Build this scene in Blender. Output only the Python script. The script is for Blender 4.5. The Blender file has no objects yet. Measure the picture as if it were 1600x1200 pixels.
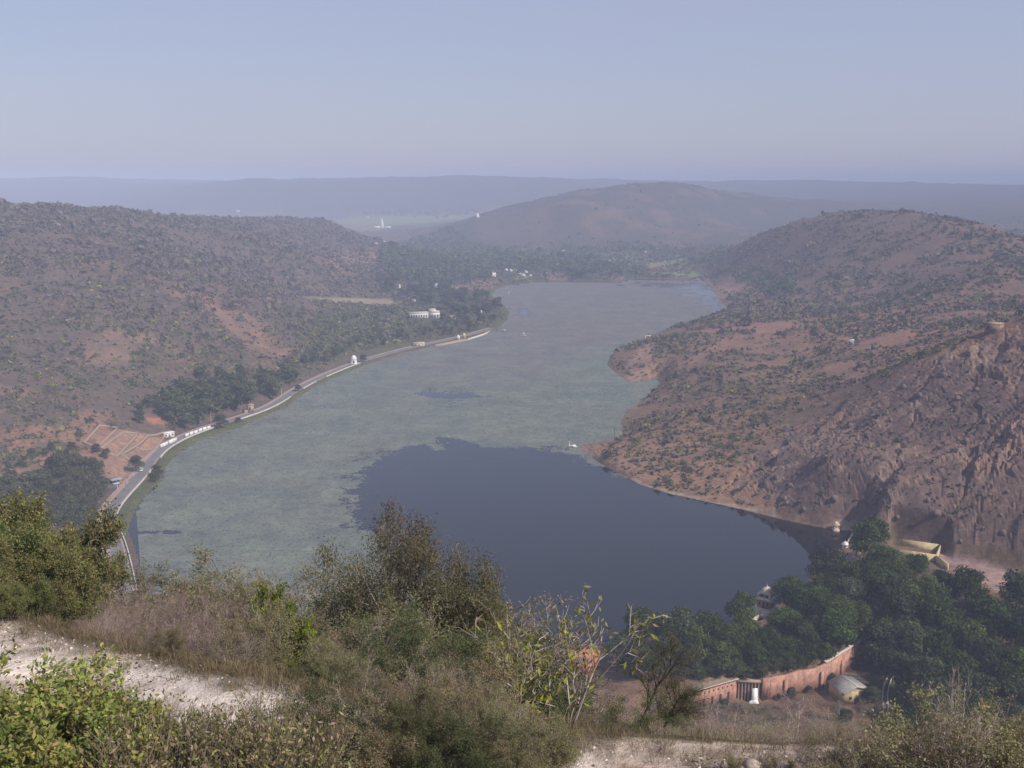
import bpy, math, random
import numpy as np
from mathutils import Vector, Matrix
R = math.radians
# ------------------------------------------------------------------ camera, light, sky
F = 1570.0                       # focal length in photo pixels (1600 wide)
CAMZ = 150.0                     # metres above the lake
PITCH = math.atan((600 - 282) / F)
scene = bpy.context.scene
cam_d = bpy.data.cameras.new('camera'); cam = bpy.data.objects.new('camera', cam_d)
scene.collection.objects.link(cam); scene.camera = cam
cam.location = (0, 0, CAMZ); cam.rotation_euler = (math.pi / 2 - PITCH, 0, 0)
cam_d.sensor_width = 36; cam_d.lens = 36 * F / 1600; cam_d.clip_start = 0.5; cam_d.clip_end = 40000
SUN_DIR = Vector((0.60, -0.40, 0.70)).normalized()
SUN_EL = math.asin(SUN_DIR.z); SUN_AZ = math.atan2(SUN_DIR.x, SUN_DIR.y)
sun_d = bpy.data.lights.new('sun', 'SUN'); sun = bpy.data.objects.new('sun', sun_d)
scene.collection.objects.link(sun)
sun.rotation_euler = SUN_DIR.to_track_quat('Z', 'Y').to_euler()
sun_d.energy = 5.0; sun_d.angle = R(0.6); sun_d.color = (1.0, 0.93, 0.84)
world = bpy.data.worlds.new('World'); scene.world = world; world.use_nodes = True
wn = world.node_tree; wn.nodes.clear()
w_out = wn.nodes.new('ShaderNodeOutputWorld'); w_bg = wn.nodes.new('ShaderNodeBackground')
w_sky = wn.nodes.new('ShaderNodeTexSky'); w_sky.sky_type = 'NISHITA'; w_sky.sun_disc = False
w_sky.sun_elevation = SUN_EL; w_sky.sun_rotation = SUN_AZ
w_sky.altitude = 300; w_sky.air_density = 1.3; w_sky.dust_density = 0.9; w_sky.ozone_density = 6.0
w_mul = wn.nodes.new('ShaderNodeMix'); w_mul.data_type = 'RGBA'; w_mul.blend_type = 'MULTIPLY'
w_mul.inputs['Factor'].default_value = 1.0
w_mul.inputs[7].default_value = (1.12, 1.03, 1.06, 1)
wn.links.new(w_sky.outputs[0], w_mul.inputs[6]); 
w_mix = wn.nodes.new('ShaderNodeMix'); w_mix.data_type = 'RGBA'; w_mix.inputs['Factor'].default_value = 0.62     # hazy veil over the whole sky
w_mix.inputs[7].default_value = (4.25, 4.4, 6.1, 1)
w_tc = wn.nodes.new('ShaderNodeTexCoord'); w_map = wn.nodes.new('ShaderNodeMapping'); w_map.inputs['Scale'].default_value = (1.2, 1.2, 5.0)
w_no = wn.nodes.new('ShaderNodeTexNoise'); w_no.inputs['Scale'].default_value = 2.2; w_no.inputs['Detail'].default_value = 4
w_mr = wn.nodes.new('ShaderNodeMapRange'); w_mr.inputs['To Min'].default_value = 0.50; w_mr.inputs['To Max'].default_value = 0.78
wn.links.new(w_tc.outputs['Generated'], w_map.inputs[0]); wn.links.new(w_map.outputs[0], w_no.inputs['Vector']); wn.links.new(w_no.outputs[0], w_mr.inputs['Value'])
wn.links.new(w_mr.outputs[0], w_mix.inputs['Factor'])
wn.links.new(w_mul.outputs[2], w_mix.inputs[6]); wn.links.new(w_mix.outputs[2], w_bg.inputs[0])
w_bg.inputs[1].default_value = 0.107
wn.links.new(w_bg.outputs[0], w_out.inputs[0])
scene.view_settings.view_transform = 'Standard'; scene.view_settings.look = 'None'
scene.view_settings.exposure = 0.0; scene.view_settings.gamma = 1.0
scene.view_settings.use_curve_mapping = False
scene.render.engine = 'CYCLES'
scene.cycles.max_bounces = 5; scene.cycles.diffuse_bounces = 2; scene.cycles.glossy_bounces = 2
scene.cycles.transmission_bounces = 2; scene.cycles.transparent_max_bounces = 8; scene.cycles.volume_bounces = 0
HAZE_DENSITY = 0.00030; HAZE_COLOR = (0.60, 0.675, 0.90, 1); HAZE_ANISO = -0.3
rng = np.random.default_rng(7)
random.seed(7)

# ------------------------------------------------------------------ helpers
COL = scene.collection
def ray(px, py):
    cx = (np.asarray(px, float) - 800) / F; cy = (600 - np.asarray(py, float)) / F
    cp, sp = math.cos(PITCH), math.sin(PITCH)
    return cx, cp + cy * sp, -sp + cy * cp
def P(px, py, z):
    dx, dy, dz = ray(px, py); t = (z - CAMZ) / dz
    return dx * t, dy * t
def proj(x, y, z):
    cp, sp = math.cos(PITCH), math.sin(PITCH)
    dz = z - CAMZ
    depth = np.maximum(y * cp - dz * sp, 0.5)
    return 800 + F * x / depth, 600 - F * (y * sp + dz * cp) / depth
def hash2(ix, iy, seed):
    h = (ix.astype(np.int64) * 374761393 + iy.astype(np.int64) * 668265263 + seed * 1442695041) & 0x7fffffff
    h = ((h ^ (h >> 13)) * 1274126177) & 0x7fffffff
    return ((h ^ (h >> 16)) & 0xffff) / 65535.0
def vnoise(x, y, seed=0):
    x0 = np.floor(x); y0 = np.floor(y); fx = x - x0; fy = y - y0
    fx = fx * fx * (3 - 2 * fx); fy = fy * fy * (3 - 2 * fy)
    a = hash2(x0, y0, seed); b = hash2(x0 + 1, y0, seed); c = hash2(x0, y0 + 1, seed); d = hash2(x0 + 1, y0 + 1, seed)
    return (a + (b - a) * fx) * (1 - fy) + (c + (d - c) * fx) * fy
def fbm(x, y, octv=4, seed=0, gain=0.5):
    s = 0; a = 1; t = 0
    for k in range(octv):
        s = s + a * vnoise(x, y, seed + k * 17); t += a
        c, sn = 0.8, 0.6
        x, y = (c * x - sn * y) * 2.03 + 5.2, (sn * x + c * y) * 2.03 + 1.3; a *= gain
    return s / t
def smooth(a, b, x):
    t = np.clip((x - a) / (b - a), 0, 1); return t * t * (3 - 2 * t)
def sdf_poly(x, y, poly):
    """signed distance, positive inside"""
    p = np.asarray(poly, float); n = len(p)
    d2 = np.full(x.shape, 1e18); ins = np.zeros(x.shape, bool)
    for i in range(n):
        ax, ay = p[i]; bx, by = p[(i + 1) % n]
        ex, ey = bx - ax, by - ay
        t = np.clip(((x - ax) * ex + (y - ay) * ey) / (ex * ex + ey * ey + 1e-12), 0, 1)
        d2 = np.minimum(d2, (x - ax - t * ex) ** 2 + (y - ay - t * ey) ** 2)
        if by != ay:
            c = ((ay > y) != (by > y)) & (x < (bx - ax) * (y - ay) / (by - ay) + ax); ins ^= c
    d = np.sqrt(d2); return np.where(ins, d, -d)
def tag(o, label=None, cat=None, group=None, kind=None):
    if label: o['label'] = label
    if cat: o['category'] = cat
    if group: o['group'] = group
    if kind: o['kind'] = kind
    return o
def mesh_np(name, V, quads=None, tris=None, mat=None, col=None, smooth_=False):
    me = bpy.data.meshes.new(name)
    V = np.asarray(V, np.float32); me.vertices.add(len(V)); me.vertices.foreach_set('co', V.ravel())
    q = np.zeros((0, 4), np.int32) if quads is None else np.asarray(quads, np.int32)
    t = np.zeros((0, 3), np.int32) if tris is None else np.asarray(tris, np.int32)
    nl = q.size + t.size
    me.loops.add(nl); me.loops.foreach_set('vertex_index', np.concatenate([q.ravel(), t.ravel()]))
    me.polygons.add(len(q) + len(t))
    st = np.concatenate([np.arange(len(q)) * 4, q.size + np.arange(len(t)) * 3]).astype(np.int32)
    me.polygons.foreach_set('loop_start', st)
    if smooth_: me.polygons.foreach_set('use_smooth', np.ones(len(q) + len(t), bool))
    me.update(calc_edges=True)
    if col is not None:
        a = me.color_attributes.new('tint', 'FLOAT_COLOR', 'POINT')
        c = np.ones((len(V), 4), np.float32); c[:, :3] = col; a.data.foreach_set('color', c.ravel())
    if mat is not None: me.materials.append(mat)
    return me
def link(name, me, parent=None, loc=None):
    o = bpy.data.objects.new(name, me); COL.objects.link(o)
    if parent is not None: o.parent = parent
    if loc is not None: o.location = loc
    return o
def empty(name, loc, rz=0.0, sc=1.0):
    o = bpy.data.objects.new(name, None); COL.objects.link(o)
    o.location = loc; o.rotation_euler = (0, 0, rz); o.scale = (sc, sc, sc); o.empty_display_size = 0.2
    return o
class MB:
    """collects simple solids for one mesh"""
    def __init__(s): s.v = []; s.q = []; s.t = []
    def add(s, v, q=(), t=()):
        b = len(s.v); s.v += [tuple(p) for p in v]
        s.q += [tuple(i + b for i in f) for f in q]; s.t += [tuple(i + b for i in f) for f in t]; return s
    def box(s, x0, x1, y0, y1, z0, z1):
        return s.add([(x0,y0,z0),(x1,y0,z0),(x1,y1,z0),(x0,y1,z0),(x0,y0,z1),(x1,y0,z1),(x1,y1,z1),(x0,y1,z1)],
                     [(0,3,2,1),(4,5,6,7),(0,1,5,4),(1,2,6,5),(2,3,7,6),(3,0,4,7)])
    def lathe(s, prof, n=12, cx=0, cy=0, rot=0.0):
        v = []; q = []
        for (r, z) in prof:
            for k in range(n):
                a = rot + 2 * math.pi * k / n; v.append((cx + r * math.cos(a), cy + r * math.sin(a), z))
        for i in range(len(prof) - 1):
            for k in range(n):
                q.append((i*n + k, i*n + (k+1) % n, (i+1)*n + (k+1) % n, (i+1)*n + k))
        return s.add(v, q)
    def tube(s, pts, rad, n=6):
        v = []; q = []
        for i, p in enumerate(pts):
            p = Vector(p); d = (Vector(pts[min(i+1, len(pts)-1)]) - Vector(pts[max(i-1, 0)])).normalized()
            u = d.orthogonal().normalized(); w = d.cross(u)
            r = rad[i] if isinstance(rad, (list, tuple)) else rad
            for k in range(n):
                a = 2 * math.pi * k / n; v.append(p + (u * math.cos(a) + w * math.sin(a)) * r)
        for i in range(len(pts) - 1):
            for k in range(n): q.append((i*n + k, i*n + (k+1) % n, (i+1)*n + (k+1) % n, (i+1)*n + k))
        return s.add(v, q)
    def build(s, name, mat, parent=None, sm=False, loc=None):
        me = mesh_np(name, s.v, s.q or None, s.t or None, mat, smooth_=sm)
        return link(name, me, parent, loc)

# ------------------------------------------------------------------ materials
def new_mat(name):
    m = bpy.data.materials.new(name); m.use_nodes = True; nt = m.node_tree; nt.nodes.clear()
    out = nt.nodes.new('ShaderNodeOutputMaterial'); return m, nt, out
def N(nt, typ, **kw):
    n = nt.nodes.new(typ)
    for k, v in kw.items(): setattr(n, k, v)
    return n
def noise_node(nt, scale, detail=4, rough=0.55, vec=None):
    n = N(nt, 'ShaderNodeTexNoise'); n.inputs['Scale'].default_value = scale
    n.inputs['Detail'].default_value = detail; n.inputs['Roughness'].default_value = rough
    if vec is not None: nt.links.new(vec, n.inputs['Vector'])
    return n
def ramp(nt, fac, stops):
    r = N(nt, 'ShaderNodeValToRGB'); e = r.color_ramp.elements
    while len(e) < len(stops): e.new(0.5)
    for el, (p, c) in zip(e, stops):
        el.position = p; el.color = c if len(c) == 4 else (*c, 1)
    nt.links.new(fac, r.inputs[0]); return r
def mixc(nt, a, b, fac, blend='MIX'):
    m = N(nt, 'ShaderNodeMix', data_type='RGBA', blend_type=blend)
    for sock, val in ((m.inputs[6], a), (m.inputs[7], b), (m.inputs[0], fac)):
        if hasattr(val, 'is_linked') or hasattr(val, 'links'): nt.links.new(val, sock)
        else: sock.default_value = val if not isinstance(val, tuple) or len(val) == 4 else (*val, 1)
    return m.outputs[2]
def plaster(name, color, var=0.25, scale=0.6, rough=0.85, stain=None, bump=0.15):
    """weathered wall paint / stone / metal: base colour broken by noise and streaky stains"""
    m, nt, out = new_mat(name); b = N(nt, 'ShaderNodeBsdfPrincipled')
    tc = N(nt, 'ShaderNodeTexCoord')
    n1 = noise_node(nt, scale, 6, 0.65, tc.outputs['Object'])
    lo = tuple(c * (1 - var) for c in color); hi = tuple(min(c * (1 + var * 0.6), 0.95) for c in color)
    col = ramp(nt, n1.outputs[0], [(0.3, lo), (0.7, hi)]).outputs[0]
    if stain:
        mp = N(nt, 'ShaderNodeMapping'); mp.inputs['Scale'].default_value = (1.1, 1.1, 0.18)
        nt.links.new(tc.outputs['Object'], mp.inputs[0])
        n2 = noise_node(nt, 1.2, 5, 0.6, mp.outputs[0])
        f = ramp(nt, n2.outputs[0], [(0.52, (0, 0, 0)), (0.68, (0.8, 0.8, 0.8))]).outputs[0]
        col = mixc(nt, col, stain, f)
    nt.links.new(col, b.inputs['Base Color']); b.inputs['Roughness'].default_value = rough
    bp = N(nt, 'ShaderNodeBump'); bp.inputs['Strength'].default_value = bump; bp.inputs['Distance'].default_value = 0.05
    n3 = noise_node(nt, scale * 8, 4, 0.6, tc.outputs['Object'])
    nt.links.new(n3.outputs[0], bp.inputs['Height']); nt.links.new(bp.outputs[0], b.inputs['Normal'])
    nt.links.new(b.outputs[0], out.inputs[0]); return m
def leaf_mat(name, jitter=0.25, hue=0.02, trans=0.34, sat=1.0):
    m, nt, out = new_mat(name)
    a = N(nt, 'ShaderNodeAttribute', attribute_name='tint'); oi = N(nt, 'ShaderNodeObjectInfo')
    hsv = N(nt, 'ShaderNodeHueSaturation'); hsv.inputs['Saturation'].default_value = sat
    mr = N(nt, 'ShaderNodeMapRange'); mr.inputs['To Min'].default_value = 1 - jitter; mr.inputs['To Max'].default_value = 1 + jitter
    nt.links.new(oi.outputs['Random'], mr.inputs['Value']); nt.links.new(mr.outputs[0], hsv.inputs['Value'])
    mh = N(nt, 'ShaderNodeMapRange'); mh.inputs['To Min'].default_value = 0.5 - hue; mh.inputs['To Max'].default_value = 0.5 + hue
    w = N(nt, 'ShaderNodeMath', operation='FRACT'); w2 = N(nt, 'ShaderNodeMath', operation='MULTIPLY'); w2.inputs[1].default_value = 7.31
    nt.links.new(oi.outputs['Random'], w2.inputs[0]); nt.links.new(w2.outputs[0], w.inputs[0]); nt.links.new(w.outputs[0], mh.inputs['Value'])
    nt.links.new(mh.outputs[0], hsv.inputs['Hue'])
    nt.links.new(a.outputs['Color'], hsv.inputs['Color'])
    d = N(nt, 'ShaderNodeBsdfDiffuse'); t = N(nt, 'ShaderNodeBsdfTranslucent'); mx = N(nt, 'ShaderNodeMixShader')
    mx.inputs[0].default_value = trans
    nt.links.new(hsv.outputs[0], d.inputs[0]); nt.links.new(hsv.outputs[0], t.inputs[0])
    nt.links.new(d.outputs[0], mx.inputs[1]); nt.links.new(t.outputs[0], mx.inputs[2]); nt.links.new(mx.outputs[0], out.inputs[0])
    return m
M_LEAF = leaf_mat('foliage', 0.3, 0.028); M_TWIG = leaf_mat('bark', 0.2, 0.01, 0.0)
M_SCRUB = leaf_mat('scrub_foliage', 0.0, 0.0, 0.15)

# ------------------------------------------------------------------ traced plan of the lake and the land
LAKE_PX = [(205,905),(200,870),(193,848),(203,815),(214,790),(232,768),(250,752),(258,730),(272,712),(292,697),(325,682),(372,668),(412,650),
 (452,630),(482,606),(520,590),(560,574),(612,552),(660,543),(705,536),(742,525),(775,514),(792,500),(796,488),(785,474),(768,462),(776,452),
 (795,446),(835,440),(900,440),(960,440),(1000,436),(1075,437),(1095,430),(1110,450),(1128,473),(1148,487),(1102,505),(1062,517),(1015,525),
 (985,540),(955,555),(949,570),(965,585),(985,598),(1005,594),(1028,588),(1033,602),(1003,625),(980,640),(972,655),(972,681),(962,688),
 (930,692),(906,695),(905,701),(935,722),(1000,757),(1050,772),(1110,785),(1170,798),(1230,813),(1290,825),(1330,830),(1338,838),(1322,852),
 (1300,868),(1268,885),(1262,910),(1235,925),(1205,962),(1185,972),(1100,985),(1000,1000),(880,1012),(700,1020),(500,1010),(330,985),(250,945)]
LAKE = np.array([P(a, b, 0.0) for a, b in LAKE_PX])
A = 'a'; Z = 'z'; Rr = 'r'
CP = [  # ('a', px, r, z)  ('z', px, py, z)  ('r', px, py, r)
 # left hill
 *[(Z,px,py,5) for px,py in ((-250,800),(0,790),(100,765),(180,735),(250,680),(330,648),(400,620),(480,583),(560,546),(640,532))],
 (A,-250,650,35),(A,-250,900,75),(Rr,-250,330,1250),(A,-250,1800,100),(A,-250,2600,40),
 (A,0,650,31),(A,0,900,70),(Rr,0,333,1250),(A,0,1700,98),(A,0,2500,40),
 (A,120,620,24),(Rr,120,333,1300),(A,120,950,72),
 (A,250,800,36),(A,250,1100,74),(Rr,220,340,1450),(A,250,2000,70),(Rr,300,340,1600),
 (A,400,1000,36),(A,400,1400,70),(Rr,380,342,1800),(A,400,2400,40),(Rr,470,344,1950),
 (A,500,1000,9),(A,500,1300,24),(A,520,1600,40),(Rr,505,346,2000),(Rr,545,362,2050),(Rr,600,392,2050),(A,520,2700,8),(A,640,2050,5),
 # plain and valley
 (Z,600,500,5),(Z,545,470,6),(Z,640,450,5),(Z,700,490,3),(Z,750,430,4),(Z,700,400,5),(Z,850,400,5),(Z,950,412,5),(Z,1040,410,6),
 (Z,1082,425,4),(Z,650,372,5),(Z,600,350,5),(Z,700,341,6),(Z,530,338,8),(Z,900,428,3),
 # central hill
 (Z,690,354,8),(Rr,760,334,2600),(Rr,820,327,2500),(Rr,870,318,2450),(Rr,940,301,2620),(Rr,1000,286,2800),(Rr,1040,283,2850),(Rr,1080,288,2850),(Rr,1115,304,2800),
 (Rr,1145,330,2700),(Z,800,388,8),(Z,900,391,8),(Z,1000,391,8),(Z,1060,393,10),(Rr,900,350,2300),(Rr,1000,340,2400),(Rr,820,355,2350),(Rr,1060,340,2450),
 (A,870,3200,60),(A,1040,3500,90),(A,700,3600,5),(Z,1110,388,12),(Rr,1150,358,2700),
 # right distant ridge
 (Rr,1190,289,5000),(Rr,1300,293,4700),(Rr,1450,297,4400),(Rr,1600,303,4200),(Rr,1900,306,4100),(A,1300,2600,40),(A,1500,2500,50),(A,1750,2400,55),
 (A,1300,3900,75),(A,1550,3500,75),(A,1300,7200,90),(A,1600,6600,90),(A,1200,4000,60),
 # right middle hill
 (Rr,1180,372,1650),(Rr,1250,344,1600),(Rr,1310,331,1550),(Rr,1370,328,1500),(Rr,1450,336,1450),(Rr,1500,343,1400),(Rr,1545,352,1350),(Rr,1595,388,1250),(A,1595,1500,42),(A,1660,1480,36),(Rr,1640,410,1200),(Rr,1900,425,1200),
 (Rr,1250,420,1350),(Z,1180,455,10),(Rr,1270,470,1150),(Rr,1370,475,1100),(Rr,1370,400,1280),(Rr,1500,430,1080),(Rr,1500,480,950),
 (A,1370,2000,60),(A,1250,2100,50),(A,1540,1750,48),(A,1130,2100,14),(A,1700,1700,50),
 # inlet bank, near right hill
 (Z,1160,478,3),(Z,1115,435,2),(Z,1200,450,9),(Rr,1200,468,1150),(Rr,1100,498,1030),(Rr,1050,513,985),
 (Rr,1250,560,760),(Rr,1400,520,800),(Rr,1320,500,920),(Rr,1100,580,720),(Rr,1030,558,800),(Rr,1050,650,590),(Rr,1150,700,520),(Rr,1100,640,610),
 (Rr,1250,660,550),(Rr,1350,610,550),(Rr,1440,560,560),(Rr,1550,515,575),(Rr,1610,482,590),(Rr,1750,440,600),(Rr,1900,420,600),
 (A,1440,650,40),(A,1550,700,52),(A,1600,800,50),(A,1750,850,60),
 (Rr,1350,700,485),(Rr,1450,700,475),(Rr,1550,700,465),(Rr,1550,620,510),(Rr,1650,600,510),(Rr,1550,800,430),(Rr,1450,800,430),(Rr,1650,760,435),(Rr,1350,780,440),(Rr,1250,740,470),(Rr,1200,740,480),(Rr,1310,740,455),(Rr,1310,690,470),(Rr,1380,740,452),
 (Rr,1900,650,480),(Z,1900,900,5),
 (Z,1480,872,1.5),(Z,1550,885,2),(Z,1650,905,3),(Z,1600,935,1),(Z,1360,880,1.5),(Z,1420,950,1.5),(Z,1500,970,1),(Z,1600,1000,0),
 # near shore
 (Z,1250,975,1.5),(Z,1100,1020,1.5),(Z,900,1040,1.5),(Z,600,1050,1.5),(Z,200,960,1.5),(Z,-100,900,2),(A,0,300,1),(A,800,270,0),(A,1600,280,-2),
 (A,0,60,0),(A,800,60,0),(A,1600,60,0),(A,-300,200,0),(A,1900,200,0),
 # far
 (Rr,-200,281,6500),(Rr,0,281,6500),(Rr,180,282,6500),(Rr,270,289,6400),(Rr,370,280,5000),(Rr,500,282,5000),(Rr,620,282,5000),(Rr,750,283,5000),(Rr,860,285,5000),(Rr,960,290,5000),(A,420,4600,95),(A,600,4550,70),(A,760,4600,95),(A,680,4750,120),(A,520,4750,140),
 (Rr,280,299,5100),(Z,400,337,10),(Z,600,336,10),(Z,800,334,10),(A,0,5000,30),(A,180,4900,25),(A,100,3500,25),(A,300,3600,15),(A,450,3300,8),(A,930,4400,30),(A,1080,4500,60),
 *[(A,px,9000,110) for px in (-300,100,500,900,1300,1700,1900)],
]
def cp_xyz():
    out = []
    for k, px, a, b in CP:
        if k == 'a':
            az = math.atan2((px - 800) / F, 1.0); out.append((az, math.log(a), b)); continue
        dx, dy, dz = (float(v) for v in ray(px, a)); h = math.hypot(dx, dy); az = math.atan2(dx, dy)
        if k == 'z': r = (b - CAMZ) / dz * h; out.append((az, math.log(r), b))
        else: out.append((az, math.log(b), CAMZ + b * dz / h))
    return np.array(out)
cps = cp_xyz()
# lake floor as control points too
lk = []
for x, y in LAKE[::3]: lk.append((math.atan2(x, y), math.log(math.hypot(x, y)), 0.4))
for px, py in ((300,850),(450,800),(450,700),(600,650),(600,760),(750,600),(800,700),(880,560),(850,480),(950,470),(1000,800),(1000,900),(800,850),(1150,880),(1060,470),(700,950),(400,930)):
    x, y = P(px, py, 0); lk.append((math.atan2(x, y), math.log(math.hypot(x, y)), -1.5))
cps = np.vstack([cps, np.array(lk)])
def tps_fit(c, lam=2e-4):
    n = len(c); d2 = ((c[:, None, :2] - c[None, :, :2]) ** 2).sum(-1)
    K = 0.5 * d2 * np.log(d2 + 1e-12) + lam * np.eye(n)
    Pm = np.hstack([np.ones((n, 1)), c[:, :2]])
    Am = np.block([[K, Pm], [Pm.T, np.zeros((3, 3))]])
    return np.linalg.solve(Am, np.concatenate([c[:, 2], np.zeros(3)]))
W = tps_fit(cps)
def tps_eval(u, v):
    s = W[-3] + W[-2] * u + W[-1] * v
    for i in range(len(cps)):
        d2 = (u - cps[i, 0]) ** 2 + (v - cps[i, 1]) ** 2 + 1e-12
        s = s + (0.5 * W[i]) * d2 * np.log(d2)
    return s
TERR = 140.5
_e = [P(a, b, TERR) for a, b in ((0,972),(100,1000),(270,1050),(430,1078),(900,1163),(1300,1184),(1700,1215))]
EX = [-60, -25] + [float(p[0]) for p in _e] + [60]; EY = [32, 25] + [float(p[1]) for p in _e] + [13]
def edge_s(x, y): return y - np.interp(x, EX, EY)
def fort_hill(x, y):
    s = edge_s(x, y)
    g = np.where(s < 0, 0, 0.70 * s)
    g = np.where(s < 1.2, np.clip(s, 0, None) ** 2 * 0.2917, g - 0.42)
    g = g + np.clip(s, 0, 40) * 0.06 * (fbm(x / 7, y / 7, 3, 91) - 0.5) * 2
    z = TERR - g + (fbm(x / 3.0, y / 3.0, 3, 5) - 0.5) * 0.25
    return z
WALL_PX = [(700,1130),(880,1128),(1000,1122),(1080,1115),(1150,1094),(1190,1094),(1280,1075),(1330,1042),(1365,1021),(1420,1000)]
WALL = [P(a, b, -6.0) for a, b in WALL_PX]
GARDEN = [*WALL, P(1500,985,-4), P(1750,1010,-4), P(1900,1250,-6), (0,150), (-120,180)]
GARDEN = np.array([(float(a), float(b)) for a, b in GARDEN])
ROADZ = 1.7
ROAD_PX = [(196,925),(190,890),(181,852),(172,830),(167,812),(171,798),(186,778),(206,757),(223,738),(237,718),(253,701),(275,688),(300,677),(330,666),(360,657),(400,644),(430,631),(456,613),(482,598),(515,583),(545,571),(575,561),(610,551),(645,542),(690,533),(730,524),(768,513)]
ROADXY = [tuple(float(v) for v in P(a, b, ROADZ)) for a, b in ROAD_PX]
def line_dist(x, y, pts):
    d2 = np.full(x.shape, 1e18)
    for (ax, ay), (bx, by) in zip(pts[:-1], pts[1:]):
        ex, ey = bx - ax, by - ay; t = np.clip(((x - ax) * ex + (y - ay) * ey) / (ex * ex + ey * ey), 0, 1)
        d2 = np.minimum(d2, (x - ax - t * ex) ** 2 + (y - ay - t * ey) ** 2)
    return np.sqrt(d2)
YARD = np.array([P(a, b, 1.5) for a, b in ((1396,846),(1474,860),(1490,888),(1400,888))])
def height(x, y):
    r = np.hypot(x, y); az = np.clip(np.arctan2(x, y), -0.62, 0.62)
    z = tps_eval(az, np.log(np.maximum(r, 40)))
    # gullies and spurs
    amp = smooth(3, 45, z) * np.clip(r / 700, 0.25, 1.15)
    z = z + amp * ((fbm(x / 170, y / 170, 4, 3) - 0.5) * 16 + (np.abs(fbm(x / 90, y / 90, 3, 8) - 0.5) - 0.12) * 12 * np.clip(r/900,0.3,1))
    z = z + smooth(3300, 4400, r) * smooth(5, 60, z) * ((fbm(x / 850, y / 850, 5, 133) - 0.5) * 40 - np.abs(fbm(x / 420, y / 420, 4, 139) - 0.5) * 60 + 8)
    sd = -sdf_poly(x, y, LAKE)                       # distance outside the lake
    zo = np.clip(z, 0.25 + np.clip(sd, 0, 60) * 0.03, 0.35 + np.clip(sd, 0, 1e9) * (0.75 + 0.9 * ((x > 90) & (y < 520))))
    z = np.where(sd > 0, zo, np.clip(sd * 0.25, -3, 0.0) - 0.1)
    z = np.where(sd > 0, z, z)
    rd = line_dist(x, y, ROADXY); z = z + (ROADZ - 0.12 - z) * smooth(15, 7.5, rd) * ((sd > 1.0) | (rd < 7))
    yd = sdf_poly(x, y, YARD); z = z + (1.4 - z) * smooth(-3, 0, yd)
    gd = sdf_poly(x, y, GARDEN)
    z = z + (np.minimum(z, -6.0) - z) * smooth(-1.9, -0.7, gd)
    return z
def rock_w(px, py):
    poly = [(1130,735),(1240,665),(1330,618),(1440,560),(1540,520),(1610,500),(1700,520),(1700,830),(1600,865),(1420,845),(1300,815),(1200,800),(1120,780)]
    return smooth(-12, 25, sdf_poly(px, py, poly))
def facets(u, v, seed):
    """angular blocks: every cell of a jittered lattice is a tilted slab with its own step"""
    iu, iv = np.floor(u), np.floor(v); best = np.full(u.shape, 1e9); out = np.zeros(u.shape); second = np.full(u.shape, 1e9)
    for a in (-1, 0, 1):
        for b in (-1, 0, 1):
            cu, cv = iu + a, iv + b; ju = cu + hash2(cu, cv, seed); jv = cv + hash2(cu, cv, seed + 1)
            d = (u - ju) ** 2 + (v - jv) ** 2
            val = hash2(cu, cv, seed + 2) - 0.5 + (u - ju) * (hash2(cu, cv, seed + 3) - 0.35) * 1.1 + (v - jv) * (hash2(cu, cv, seed + 4) - 0.3) * 1.1
            m_ = d < best; second = np.where(m_, best, np.minimum(second, d)); out = np.where(m_, val, out); best = np.where(m_, d, best)
    return out, np.sqrt(second) - np.sqrt(best)
def add_rocks(x, y, z):
    px, py = proj(x, y, z); w = rock_w(px, py) * (z > 1.0); w = w * smooth(1.0, 6.0, z)
    k = np.nonzero((w > 0).ravel())[0]; X = x.ravel()[k]; Y = y.ravel()[k]
    wx = X + (fbm(X / 25, Y / 25, 3, 41) - .5) * 22; wy = Y + (fbm(X / 25, Y / 25, 3, 42) - .5) * 22
    c, s_ = math.cos(0.65), math.sin(0.65); U, V_ = c * wx + s_ * wy, -s_ * wx + c * wy
    f1, e1 = facets(U / 34, V_ / 13, 11); f2, e2 = facets(U / 11 + 7, V_ / 5.0, 29); f3, e3 = facets(U / 4.2, V_ / 2.6 + 3, 47)
    dz = f1 * 4.4 + f2 * 2.4 + f3 * 1.3 - 1.6 * smooth(0.10, 0.0, e1) - 0.7 * smooth(0.12, 0.0, e2) + (fbm(X / 2.5, Y / 2.5, 3, 71) - .5) * 0.9
    ww = w.ravel()[k]; soft = smooth(0.36, 0.52, fbm(X / 45, Y / 45, 3, 83)); z2 = z.copy().ravel(); z2[k] += ww * dz * (0.35 + 0.65 * soft)
    return z2.reshape(z.shape), w
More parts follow.
